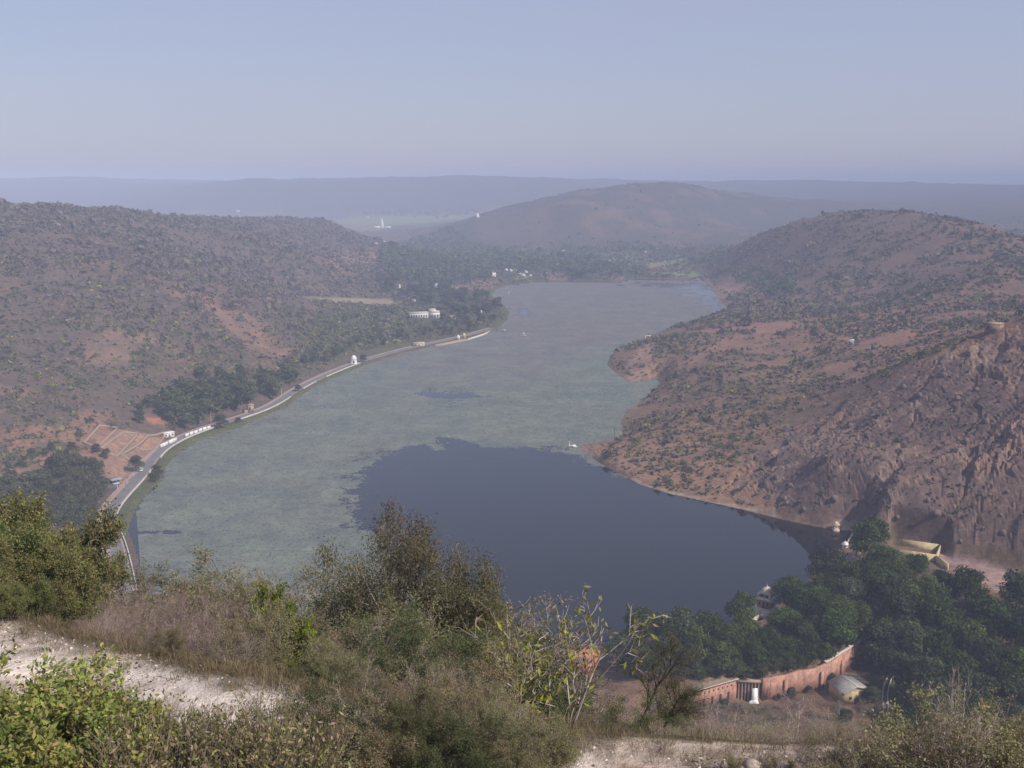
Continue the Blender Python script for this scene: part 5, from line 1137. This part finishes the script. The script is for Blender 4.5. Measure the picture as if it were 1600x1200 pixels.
# --- whitewashed panels on the inland side
def panels(p0, p1, n, gap, h, lab):
    a_ = np.array(P(p0[0], p0[1], ROADZ + .3), float); b_ = np.array(P(p1[0], p1[1], ROADZ + .3), float); o = empty('boundary_wall', (a_[0], a_[1], 0)); tag(o, lab, 'wall', 'whitewashed walls by the road')
    for k in range(n):
        s = a_ + (b_ - a_) * (k + gap / 2) / n; e = a_ + (b_ - a_) * (k + 1 - gap / 2) / n
        wall_mesh([tuple(s - a_), tuple(e - a_)], .45, ground_z(*s) - .4, ground_z(*s) + h * random.uniform(.85, 1.1)).build('wall_panel', M_WHITE, o)
panels((250,699), (277,688), 2, .12, 2.1, 'pair of bright white wall panels facing the road'); panels((289,682), (330,668), 6, .22, 1.9, 'broken row of six white wall panels under dark trees')
def building(name, lab, cat, px, py, w, d, h, rz=0.0, wall=None, roof='flat', roofmat=None, windows=3, group=None, base_pt=None, door=True, upper=None):
    x, y, z = Gfar(px, py) if base_pt is None else base_pt
    o = empty(name, (x, y, z), face_cam(x, y) + rz); tag(o, lab, cat, group); wm = wall or M_WHITE; rm = roofmat or wm
    MB().box(-w/2, w/2, 0, d, -1.0, h).build('wall', wm, o)
    if roof == 'flat': MB().box(-w/2 - .25, w/2 + .25, -.25, d + .25, h + .003, h + .3).build('roof', rm, o)
    elif roof == 'gable': MB().add([(-w/2-.3,-.3,h),(w/2+.3,-.3,h),(w/2+.3,d+.3,h),(-w/2-.3,d+.3,h),(-w/2-.3,d/2,h+w*.18),(w/2+.3,d/2,h+w*.18)], [(0,1,5,4),(2,3,4,5),(0,3,2,1)], [(0,4,3),(1,2,5)]).build('roof', rm, o)
    elif roof == 'tent': MB().add([(-w/2-.3,-.3,h),(w/2+.3,-.3,h),(w/2+.3,d+.3,h),(-w/2-.3,d+.3,h),(0,d/2,h+w*.42)], [(0,3,2,1)], [(0,1,4),(1,2,4),(2,3,4),(3,0,4)]).build('roof', rm, o)
    elif roof == 'dome':
        MB().box(-w/2 - .2, w/2 + .2, -.2, d + .2, h + .003, h + .25).build('cornice', wm, o); rr0 = min(w, d) * .44
        MB().lathe([(rr0, h + .25), (rr0 * 1.02, h + .6), (rr0 * .9, h + rr0 * .75), (rr0 * .55, h + rr0 * 1.15), (rr0 * .12, h + rr0 * 1.42), (.04, h + rr0 * 1.9)], 14, 0, d/2).build('dome', rm, o, True)
    elif roof == 'spire': MB().lathe([(w*.5, h), (w*.46, h + w*.5), (w*.33, h + w*1.1), (w*.16, h + w*1.7), (.05, h + w*2.0)], 8, 0, d/2, .39).build('spire', rm, o)
    for k in range(windows):
        cx = -w/2 + w * (k + .5) / windows
        if door and k == windows // 2: MB().box(cx - min(.5, w*.12), cx + min(.5, w*.12), -.06, .02, 0, min(2.1, h*.72)).build('door', M_DOORW, o)
        else: MB().box(cx - min(.5, w / windows * .28), cx + min(.5, w / windows * .28), -.05, .02, h * .36, h * .72).build('window', M_DARK, o)
    return o
building('small_house', 'low white house with flat roof behind the white wall panels', 'house', 265, 684, 6, 4, 2.6, .4)
# --- ruined gate tower and shrine by the road
o = building('stone_tower', 'small brown stone tower standing beside the lake road', 'tower', 393, 645, 3.6, 3.6, 5.0, .3, M_TAN, 'flat', M_TAN, 2)
wall_mesh([(-4.5, 1), (-1.9, 1)], .6, -.8, 1.8, .2).build('side_wall', M_TAN, o)
x, y, z = Gfar(553, 568); o = empty('domed_shrine', (x, y, z), face_cam(x, y)); tag(o, 'white bullet-shaped shrine tower on the lake road', 'shrine')
MB().lathe([(2.9,-.5),(2.9,.5),(2.4,.51),(2.35,3.4),(2.25,4.6),(1.8,5.7),(1.0,6.5),(.25,6.8),(.05,7.3)], 16).build('tower', M_WHITE, o, True)
MB().box(-.6, .6, -2.5, -2.3, .5, 2.5).build('door', M_DARK, o); MB().lathe([(2.42,3.4),(2.6,3.45),(2.6,3.65),(2.4,3.7)], 16).build('moulding', M_COPE, o)
# --- white palace
x, y, z = Gfar(668, 497); o = empty('white_palace', (x, y, z), face_cam(x, y) + .12); tag(o, 'long white palace with flat roofs among trees beyond the lake', 'palace')
MB().box(-19, 3, 0, 9, -1, 5.6).build('wall', M_WHITE, o); MB().box(-19.4, 3.2, -.4, 9.4, 5.603, 6.2).build('roof', M_COPE, o)
MB().box(3.003, 13, -2, 10, -1, 6.4).build('hall', M_WHITE, o); MB().box(2.8, 13.4, -2.4, 10.4, 6.403, 6.9).build('hall_roof', plaster('pinkish_roof', (0.55,0.40,0.34), .15, .5), o)
MB().box(2.4, 9.5, 3, 10, 6.9, 8.8).build('upper_room', M_WHITE, o); MB().box(2.2, 9.7, 2.8, 10.2, 8.803, 9.1).build('upper_roof', M_COPE, o)
MB().box(13.003, 18, 1, 7, 3.6, 4.2).build('porch_roof', M_COPE, o)
for px_ in (13.6, 15.6, 17.6): MB().tube([(px_, 1.3, -.5), (px_, 1.3, 3.6)], .2).build('column', M_WHITE, o)
for k in range(7): MB().box(-18 + k * 2.7, -16.6 + k * 2.7, -.06, .02, 1.2, 3.8).build('window', M_DARK, o)
for k in range(3): MB().box(4.2 + k * 3, 5.8 + k * 3, -2.06, -1.98, .8, 3.9).build('window', M_DARK, o)
# --- lakeside terrace, pavilions and small houses round the far shore
W_ = M_WHITE
building('garden_shed', 'cream open shed with flat roof on the lake bank', 'shed', 655, 541, 10, 5, 2.6, .1, M_CREAM, 'flat', M_COPE, 3)
o = building('lake_kiosk', 'nearer small white domed kiosk on the stone lakeside terrace', 'kiosk', 716, 531, 3.2, 3.2, 2.4, 0, W_, 'dome'); building('lake_kiosk', 'farther small white domed kiosk on the stone lakeside terrace', 'kiosk', 725, 528.5, 3.2, 3.2, 2.4, 0, M_CREAM, 'dome')
tp = [P(a_, b_, 0) for a_, b_ in ((680,541),(700,537),(712,534.5),(729,531.5))]; o = wall_mesh([(float(a_), float(b_)) for a_, b_ in tp], 5.0, -1.5, 1.35, .05).build('stone_terrace', M_TAN); tag(o, 'stone terrace wall at the water below the two kiosks', 'terrace')
tp = [P(a_, b_, 0.8) for a_, b_ in ((731,530),(742,526.5),(756,522),(770,515))]; o = wall_mesh([(float(a_), float(b_)) for a_, b_ in tp], 1.2, -1.5, 1.3, .08).build('shore_wall', M_COPE); tag(o, 'pale shore wall running on past the stone terrace', 'wall')
building('house', 'square white house at the far lake shore beside the tents', 'house', 771, 433, 8.5, 7, 6, .3, W_, windows=3)
for k, (px, py, w) in enumerate(((790,424,5),(797.5,424.5,5.5),(805,424.5,6),(821.5,426.5,5.5),(818,432,6),(829.5,433,4.5),(812,430.5,4),(853.5,429,5))):
    building('white_tent', 'white pitched tent in the camp at the far end of the lake' if k < 7 else 'lone white tent on the brown field past the camp', 'tent', px, py, w, w, 2.0, random.uniform(-.5, .5), W_, 'tent', W_, 1, 'tents at the lake head' if k < 7 else None)
building('blue_house', 'bright blue house among the valley trees', 'house', 681.5, 449.5, 6, 5, 4.2, .3, M_BLUE, 'gable', M_PALEBLUE)
building('white_temple', 'slim white temple spire among trees near the dry field', 'temple', 624.5, 455.5, 3.6, 3.6, 3.0, 0, W_, 'spire')
for px, py, w, lab in ((646,471.5,4,'tiny white hut at the edge of the wood behind the palace'), (755,473,4.5,'tiny pale house by the trees at the lake corner'), (747.5,490,6.5,'small pale blue and white house in the shore trees'), (707,499,7,'low cream house just past the palace'),
                       (668,416,5,'tiny white house deep in the valley wood'), (880,393.5,6,'far white house below the central hill'), (1008,396,6,'white house beside the green fields'), (1059,402,6,'brownish house at the end of the green fields'),
                       (574.5,340,9,'far white speck of a house on the pale plain'), (588,383,6,'white house in the gap behind the left spur'), (600,379,5,'pale house above the gap behind the left spur'), (372,332,14,'very far white building below the distant ridge')):
    building('small_house', lab, 'house', px, py, w, w * .7, w * .5, random.uniform(-.4, .4), M_TAN if 'brownish' in lab else M_CREAM if 'cream' in lab else M_PALEBLUE if 'blue' in lab else W_)
o = building('white_temple', 'far white temple complex with a spire in the pale fields', 'temple', 597, 356.5, 12, 8, 8, 0, W_, 'spire'); MB().box(-26, -6.2, 0, 7, -1, 6).build('wing', W_, o); MB().box(6.2, 28, 0, 7, -1, 5).build('wing', W_, o)
building('hill_temple', 'white domed temple on the crest of the far spur', 'temple', 746, 341, 10, 9, 6, 0, W_, 'dome')
# --- right bank
building('stone_hut', 'square brown stone hut with a thick flat roof on the hilltop', 'hut', 1549, 521, 7.2, 6.5, 4.6, -.35, M_BROWNST, 'flat', M_TAN, 2)
building('white_hut', 'tiny white hut on the reddish slope', 'hut', 1330, 537, 4.0, 3, 2.4, .2, W_)
x, y, z = Gfar(1012, 529); o = empty('lookout_gate', (x, y, z), face_cam(x, y)); tag(o, 'white flat-topped gate frame on the rocky headland', 'gate')
for sx_ in (-2.2, 2.2): MB().box(sx_ - .35, sx_ + .35, -.4, .4, -.6, 2.6).build('pillar', W_, o)
MB().box(-2.9, 2.9, -.6, .6, 2.603, 3.2).build('lintel', W_, o); MB().box(-2.5, 2.5, -.5, .5, -.8, .25).build('base', M_COPE, o)
x, y, z = Gfar(960, 690); o = empty('utility_pole', (x, y, z)); tag(o, 'dark wooden power pole on the rocky point', 'pole')
MB().tube([(0,0,-.6),(0,0,8.6)], [.16,.1]).build('post', M_DOORW, o); MB().box(-.9, .9, -.06, .06, 7.9, 8.05).build('crossarm', M_DOORW, o)
for s in (-.75, .75): MB().lathe([(.05,8.05),(.09,8.12),(.06,8.25),(.02,8.3)], 8, s).build('insulator', W_, o)
# --- boats
def boat(px, py, L, rz, lab, swan=False, canopy=False, mat=None):
    x, y = P(px, py, .2); o = empty('boat', (float(x), float(y), 0.0), rz); tag(o, lab, 'boat', None); mt = mat or W_
    st = [(-.5,.30),(-.3,.40),(0,.44),(.28,.36),(.5,.04)]; v = []; q = []
    for (t, hw) in st: v += [(t*L, -hw*L*.38, .55), (t*L, -hw*L*.28, -.15), (t*L, hw*L*.28, -.15), (t*L, hw*L*.38, .55)]
    for k in range(4): q += [(k*4+j, k*4+j+1, k*4+j+5, k*4+j+4) for j in range(3)]
    q += [(0, 3, 2, 1)]; MB().add(v, q).build('hull', mt, o, False)
    MB().add([(t*L, s*hw*L*.36, .5) for t, hw in st for s in (-1, 1)], [(k*2, k*2+1, k*2+3, k*2+2) for k in range(4)]).build('deck', M_COPE if not swan else mt, o)
    MB().box(-.22*L, -.02*L, -.3, .3, .5, .8).build('seat', M_BLUE if swan else M_DOORW, o)
    if swan:
        MB().tube([(L*.36,0,.4),(L*.46,0,1.1),(L*.42,0,1.9),(L*.36,0,2.5),(L*.44,0,2.85),(L*.52,0,2.75)], [.42,.34,.24,.2,.26,.12], 10).build('prow', mt, o, True)
        for s in (-1, 1): MB().lathe([(.03,-1.3),(.5,-.7),(.65,.1),(.4,.8),(.03,1.1)], 10).build('side_panel', mt, o, True, (-.1*L, s*L*.17, .85)).rotation_euler = (0, math.pi/2 - .2, 0)
    if canopy:
        MB().add([(-1.3,-1,2.0),(1.3,-1,2.0),(1.3,1,2.0),(-1.3,1,2.0),(0,0,2.9)], [(0,3,2,1)], [(0,1,4),(1,2,4),(2,3,4),(3,0,4)]).build('canopy', W_, o)
        for a_, b_ in ((-1.2,-.9),(1.2,-.9),(1.2,.9),(-1.2,.9)): MB().tube([(a_,b_,.45),(a_,b_,2.02)], .05).build('post', M_METAL, o)
boat(895, 698, 5.2, math.pi - .5, 'white boat with a tall curved prow moored at the tip of the rocky point', True)
boat(818, 524, 5.5, .3, 'white boat with a peaked canopy on the open middle of the lake', canopy=True); boat(788, 518.5, 6.5, .2, 'dark boat with a pale canopy near the wooded corner', canopy=True, mat=M_DOORW)
x, y = P(795, 460, 0); o = MB().tube([(0,0,-1),(0,0,4.2)], [.35,.3]).lathe([(.3,4.2),(.5,4.4),(.05,5.0)], 8).build('water_marker', W_, loc=(float(x), float(y), 0)); tag(o, 'white marker post standing in the shallow far corner of the lake', 'post')
# --- chhatri pavilion at the lake corner
def chhatri(px, py, s, lab, zb=0.8, mat=None):
    x, y = P(px, py, zb); o = empty('chhatri_pavilion', (float(x), float(y), zb), face_cam(x, y) + .3); tag(o, lab, 'pavilion'); mt = mat or M_CREAM
    MB().box(-1.3*s, 1.3*s, -1.3*s, 1.3*s, -2.4, 0).build('plinth', M_COPE, o)
    for a_ in (-1, 1):
        for b_ in (-1, 1): MB().tube([(a_*s, b_*s, 0), (a_*s, b_*s, 1.9*s)], .14*s, 8).build('column', mt, o)
    MB().box(-1.45*s, 1.45*s, -1.45*s, 1.45*s, 1.903*s, 2.1*s).build('eave', mt, o)
    MB().lathe([(1.05*s,2.1*s),(1.1*s,2.35*s),(.95*s,2.75*s),(.55*s,3.1*s),(.12*s,3.25*s),(.03*s,3.7*s)], 14).build('dome', mt, o, True)
chhatri(1306, 826, 1.0, 'small pale yellow domed pavilion on four columns at the lake corner')
# --- lakeside walkway wall
tp = [P(a_, b_, 2.6) for a_, b_ in ((1333,832),(1327,842),(1322,851))]; tp = [(float(a_), float(b_)) for a_, b_ in tp]
o = wall_mesh(tp, .5, -1.0, 2.6).build('walkway_wall', M_COPE); tag(o, 'short pale parapet wall on the lake edge beside the biggest tree', 'wall')
building('white_kiosk', 'tiny white domed kiosk at the end of the walkway wall', 'kiosk', 1320, 857, 2.2, 2.2, 1.4, 0, W_, 'dome', None, 1, base_pt=(*[float(v) for v in P(1320, 857, 1.6)], 1.6))
tp = [P(a_, b_, 1.72) for a_, b_ in ((1330,838),(1348,846),(1344,872),(1326,888),(1318,880),(1325,856))]
o = MB().add([(float(a_), float(b_), 1.74) for a_, b_ in tp] + [(float(a_), float(b_), 0.2) for a_, b_ in tp], [(0,1,2,3),(0,3,4,5)] + [(k, 6 + k, 6 + (k + 1) % 6, (k + 1) % 6) for k in range(6)]).build('lake_walkway', M_SLATE); tag(o, kind='structure')
building('yellow_gateway', 'small sunlit yellow gateway on the walkway under the trees', 'gate', 1338, 866, 3.0, 1.2, 2.6, .3, M_CREAM, 'flat', M_COPE, 1, base_pt=(*[float(v) for v in P(1338, 868, 1.75)], 1.75))
# --- domed lake temple
x, y = P(1197, 951, 1.6); x, y = float(x), float(y); o = empty('lake_temple', (x, y, 1.6), face_cam(x, y) - .42); tag(o, 'cream domed temple with wide eaves standing in the water by the grove', 'temple'); o.scale = (1.06, 1.06, 1.06)
MB().box(-3.4, 3.4, -4.6, 3.4, -3.2, .9).build('platform', M_COPE, o); MB().box(-2.3, 2.3, -2.3, 2.3, .9, 4.0).build('wall', M_TAN, o)
MB().add([(-2.3,-2.3,4.0),(2.3,-2.3,4.0),(2.3,2.3,4.0),(-2.3,2.3,4.0),(-3.1,-3.1,3.75),(3.1,-3.1,3.75),(3.1,3.1,3.75),(-3.1,3.1,3.75),(-2.4,-2.4,4.45),(2.4,-2.4,4.45),(2.4,2.4,4.45),(-2.4,2.4,4.45)],
         [(0,4,5,1),(1,5,6,2),(2,6,7,3),(3,7,4,0),(4,8,9,5),(5,9,10,6),(6,10,11,7),(7,11,8,4),(8,11,10,9)]).build('eave', M_IVORY, o)
MB().box(-1.7, 1.7, -1.7, 1.7, 4.45, 5.7).build('upper_storey', M_TAN, o); MB().box(-2.1, 2.1, -2.1, 2.1, 5.703, 5.9).build('cornice', M_IVORY, o)
MB().lathe([(1.95,5.9),(1.9,6.2),(1.55,6.9),(.95,7.5),(.3,7.85),(.12,8.2),(.03,8.9)], 16).build('dome', M_IVORY, o, True)
for a_ in (-1, 1):
    for b_ in (-1, 1): MB().lathe([(.42,4.45),(.42,5.0),(.5,5.05),(.36,5.5),(.05,5.8)], 8, a_*2.1, b_*2.1).build('corner_kiosk', M_IVORY, o)
MB().box(-.35, .35, -2.36, -2.28, .9, 3.0).build('door', M_DARK, o)
for s in (-1.4, 1.4): MB().box(s - .3, s + .3, -2.35, -2.28, 1.8, 3.0).build('window', M_DARK, o)
for s in (-.9, .9): MB().box(s - .35, s + .35, -1.75, -1.68, 4.7, 5.4).build('window', M_DARK, o)
for k in range(6): MB().box(-1.6, .2, -5.1 - k * .55, -4.6 - k * .55 - .003, -3.2, .6 - k * .35).build('step', M_CREAM, o)
# --- yellow walled yard
YW = {k: [float(v) for v in P(a_, b_, 4.2)] for k, (a_, b_) in dict(A=(1405,842), B=(1470,851), C=(1463,867), D=(1395,857), E=(1482,880)).items()}
o = empty('walled_yard', (*YW['B'], 1.5)); tag(o, 'open yard enclosed by plain yellow walls at the foot of the cliff', 'yard'); ox, oy = YW['B']
rel = lambda k: (YW[k][0] - ox, YW[k][1] - oy)
for ks in (('A','B'), ('B','C'), ('C','D'), ('C','E')): wall_mesh([rel(ks[0]), rel(ks[1])], .45, -2.5, (2.7 if ks != ('C','E') else 2.5) + .004 * len(ks[0] + ks[1]) + {'A':0,'B':.01,'C':.02}[ks[0]]).build('yard_wall', M_YELLOW, o)
# --- house with the grey pitched roof in the garden
zl = -1.9; c = {k: np.array([float(v) for v in P(a_, b_, zl)]) for k, (a_, b_) in dict(LF=(1320,1085), RF=(1360,1077), LB=(1308,1064)).items()}
ang = math.atan2(*(c['RF'] - c['LF'])[::-1]); w = float(np.linalg.norm(c['RF'] - c['LF'])); d_ = 8.6
o = empty('garden_house', (*c['LF'], -6.0), ang); tag(o, 'yellow walled house with a grey pitched sheet roof in the garden', 'house')
MB().box(.6, w - .6, .5, d_ - .3, -.5, 4.0).add([(.6,.5,4.0),(w-.6,.5,4.0),(w/2,.5,5.35),(.6,d_-.3,4.0),(w-.6,d_-.3,4.0),(w/2,d_-.3,5.35)], [], [(0,1,2),(4,3,5)]).build('wall', M_YELLOW, o)
for s in (0, 1):
    x0, x1 = (0, w/2) if s == 0 else (w, w/2); rf = MB().add([(x0,0,4.05),(x1,0,5.6),(x1,d_,5.6),(x0,d_,4.05),(x0,0,3.93),(x1,0,5.45),(x1,d_,5.45),(x0,d_,3.93)], [(0,1,2,3),(7,6,5,4),(0,4,5,1),(2,6,7,3),(0,3,7,4)]).build('roof', M_GREYROOF, o)
    for k in range(1, 9): MB().box(min(x0, x1) + .05, max(x0, x1) - .05, 0, .09, 0, .04).build('rib', M_GREYROOF, rf).matrix_local = Matrix(((1,0,0,0),(0,1,0,0),(0,0,1,0),(0,0,0,1))) @ Matrix.Translation((0, k * d_ / 9, 4.075 if s == 0 else 4.075 + 1.55)) @ Matrix.Shear('XY', 4, (0, 0)) @ Matrix(((1,0,0,0),(0,1,0,0),((1.55/(w/2)) * (1 if s == 0 else -1), 0, 1, 0 if s == 0 else (1.55/(w/2)) * w/2),(0,0,0,1)))
MB().box(w/2 - .12, w/2 + .12, -.02, d_ + .02, 5.58, 5.68).build('ridge', M_COPE, o)
MB().box(w*.44, w*.58, .44, .52, 0, 1.9).build('door', M_DARK, o); MB().box(w*.22, w*.33, .44, .52, 1.7, 2.6).build('window', M_DARK, o); MB().box(w*.68, w*.78, .44, .52, 1.8, 2.6).build('window', M_DARK, o)
# --- pink retaining wall, flat-roofed lodge, arcade and white slab
WB = [tuple(float(v) for v in P(a_, b_, -6.0)) for a_, b_ in WALL_PX]
def wrel(p, b0): return (p[0] - b0[0], p[1] - b0[1])
b0 = WB[5]; o = empty('retaining_wall', (b0[0], b0[1], -6)); tag(o, 'long stained pink plaster retaining wall below the grove', 'wall')
run = densify(WB[5:], 2.5)
nc = int(len(run) * .34); wall_mesh([wrel(p, b0) for p in run], .9, -1, 7.2, .40).build('wall', M_PINK, o); wall_mesh([wrel(p, b0) for p in run[nc:]], 1.2, 7.62, 7.95, .05).build('coping', M_COPE, o)
for k in range(3, len(run) - 2, 5):
    t = Vector((run[k+1][0] - run[k-1][0], run[k+1][1] - run[k-1][1])).normalized(); nn = Vector((t.y, -t.x)); p = Vector(wrel(run[k], b0))
    q0 = p + nn * .45; wall_mesh([tuple(q0), tuple(q0 + nn * .55)], 1.1, -1, random.uniform(4.5, 6.6)).build('buttress', M_PINK, o)
for k in range(nc, len(run), 3): p = wrel(run[k], b0); MB().box(p[0] - .3, p[0] + .3, p[1] - .3, p[1] + .3, 7.9, 8.5).build('merlon', M_COPE, o)
a0, a1 = np.array(WB[3]), np.array(WB[4]); ang = math.atan2(*(a1 - a0)[::-1]); L = float(np.linalg.norm(a1 - a0))
o = empty('garden_lodge', (*a0, -6), ang); tag(o, 'long pink lodge with a flat earth roof at the end of the garden wall', 'building')
MB().box(0, L, 0, 6.5, -1, 7.0).build('wall', M_PINK, o); MB().box(-.4, L + .3, -.5, 6.9, 7.003, 7.35).build('roof', M_BROWNROOF, o)
for k in range(9): MB().box(.8 + k * (L - 1.6) / 9 + .3, .8 + k * (L - 1.6) / 9 + .75, -.05, .02, 5.2, 5.8).build('vent', M_DARK, o)
for k in range(5): MB().box(1.2 + k * (L - 1.6) / 5, 2.0 + k * (L - 1.6) / 5, -.06, .02, 1.2, 3.6).build('window', M_DARK, o)
MB().box(-.4, L + .3, -.62, -.5, 7.1, 7.45).build('eave_board', M_COPE, o)
a0, a1 = np.array(WB[4]), np.array(WB[5]); ang = math.atan2(*(a1 - a0)[::-1]); L = float(np.linalg.norm(a1 - a0)); o = empty('arcade', (*a0, -6), ang); tag(o, 'row of pale columns under a beam between the pink lodge and wall', 'arcade')
MB().box(.05, L - .6, 1.2, 2.0, -1, 5.8).build('back_wall', M_PINK, o); MB().box(.05, L - .5, -.3, 2.2, 5.803, 6.5).build('beam', M_TAN, o)
for k in range(7): MB().tube([(.6 + k * (L - 1.8) / 6, 0, -.5), (.6 + k * (L - 1.8) / 6, 0, 5.8)], [.3, .24], 8).build('column', M_TAN, o)
x, y = P(1178, 1096, -6); o = empty('white_slab', (float(x), float(y) - .6, -6), face_cam(x, y) + .25); tag(o, 'bright white slab with a flared foot in front of the arcade', 'monument')
MB().add([(-.95,-.2,.8),(.95,-.2,.8),(.95,.3,.8),(-.95,.3,.8),(-.75,-.1,4.6),(.75,-.1,4.6),(.75,.25,4.6),(-.75,.25,4.6)], [(4,5,6,7),(0,1,5,4),(1,2,6,5),(2,3,7,6),(3,0,4,7)]).build('slab', M_CARPAINT, o)
MB().add([(-1.9,-.9,-.4),(1.3,-.9,-.4),(1.3,.8,-.4),(-1.9,.8,-.4),(-1.0,-.25,.8),(1.0,-.25,.8),(1.0,.35,.8),(-1.0,.35,.8)], [(4,5,6,7),(0,1,5,4),(1,2,6,5),(2,3,7,6),(3,0,4,7)]).build('foot', M_CARPAINT, o)
# --- kerb walls of the garden path
for off, lab in ((0, 'inner curved grey kerb wall of the garden path'), (8, 'outer curved grey kerb wall of the garden path')):
    pts = [P(a_ + off * (1 if b_ > 1055 else .9), b_ + (2 if off and b_ < 1056 else 0), -5.7) for a_, b_ in ((1380,1132),(1379.5,1110),(1379,1088),(1381,1070),(1386,1058),(1395,1049),(1402,1046))]
    pts = smooth_line([(float(a_), float(b_)) for a_, b_ in pts], 2); o = empty('path_kerb', (*pts[0], 0)); tag(o, lab, 'kerb'); wall_mesh([wrel(p, pts[0]) for p in pts], .35, lambda a_, b_: ground_z(a_ + pts[0][0], b_ + pts[0][1]) - .3, lambda a_, b_: ground_z(a_ + pts[0][0], b_ + pts[0][1]) + .55).build('kerb', plaster('grey_kerb', (.42,.40,.39), .2, 2), o)
building('white_step', 'low white block beside the garden path', 'block', 1396, 1154, 4.2, 1.0, .8, 0, W_, 'flat', W_, 0)
# --- coloured houses at the water's edge
building('red_house', 'brick red house at the water behind the yellow-leaved bush', 'house', 904, 1052, 9.5, 6, 5.6, -.35, M_RED, 'flat', M_RED, 0, base_pt=(*[float(v) for v in P(904, 1050, 1.2)], .6))
building('pale_blue_house', 'pale blue and white house behind the foliage near the water', 'house', 822, 1052, 6.5, 5, 4.6, .2, M_PALEBLUE, 'flat', W_, 3, base_pt=(*[float(v) for v in P(822, 1054, 1.2)], .6))
building('blue_hut', 'small bright blue hut half hidden behind twigs', 'hut', 806, 1060, 3.2, 3, 3.4, 0, M_BLUE, 'flat', M_YELLOW, 1, base_pt=(*[float(v) for v in P(807, 1064, 0)], -.5))
# --- trees right on the lake bank and by the stall
for px, py, w, lab in ((246,738,20,'small green tree on the bank beside the white car'), (241,752,14,'low bush on the bank below the white car'), (344,664,24,'round green tree overhanging the parapet wall'), (228,735,0,''), (212,725,26,'pale green tree shading the tea stall'), (158,762,30,'dark tree behind the tea stall'),
                       (372,660,10,'tiny bush on the parapet wall'), (466,606,12,'dark little tree beside the short wall piece'), (568,564,12,'dark little tree in front of the white shrine')):
    if w: tree_px('dull', px, py, w, 'roadside_tree', lab, None, .85, .5)
# --- fallen boulders on the rock face
BR = random.Random(12); nb_ = 0
while nb_ < 46:
    px, py = BR.uniform(1180, 1595), BR.uniform(560, 880)
    if rock_w(np.array([px]), np.array([py]))[0] < .3: continue
    x, y, z = Gfar(px, py); s = BR.uniform(.6, 1.7)
    if z < 1: continue
    v = []
    for zz, rr_ in ((-.5,.7),(.0,1.0),(.45,.85),(.75,.35)):
        for k in range(6): a_ = k * 1.047 + BR.uniform(-.3, .3); rj = rr_ * BR.uniform(.75, 1.2); v.append((rj * math.cos(a_) * s * 1.25, rj * math.sin(a_) * s * .9, (zz * 1.5 + BR.uniform(-.2, .2)) * s))
    q = [(i*6 + k, i*6 + (k+1) % 6, (i+1)*6 + (k+1) % 6, (i+1)*6 + k) for i in range(3) for k in range(6)]
    o = MB().add(v, q, [(18, 19, 20), (18, 20, 21), (18, 21, 22), (18, 22, 23)]).build('boulder', M_ROCK, loc=(x, y, z)); o.rotation_euler = (0, 0, BR.uniform(0, 6)); tag(o, 'angular mauve brown boulder lying on the rocky slope', 'boulder', 'boulders on the rocky slope'); nb_ += 1
#BUILD>>
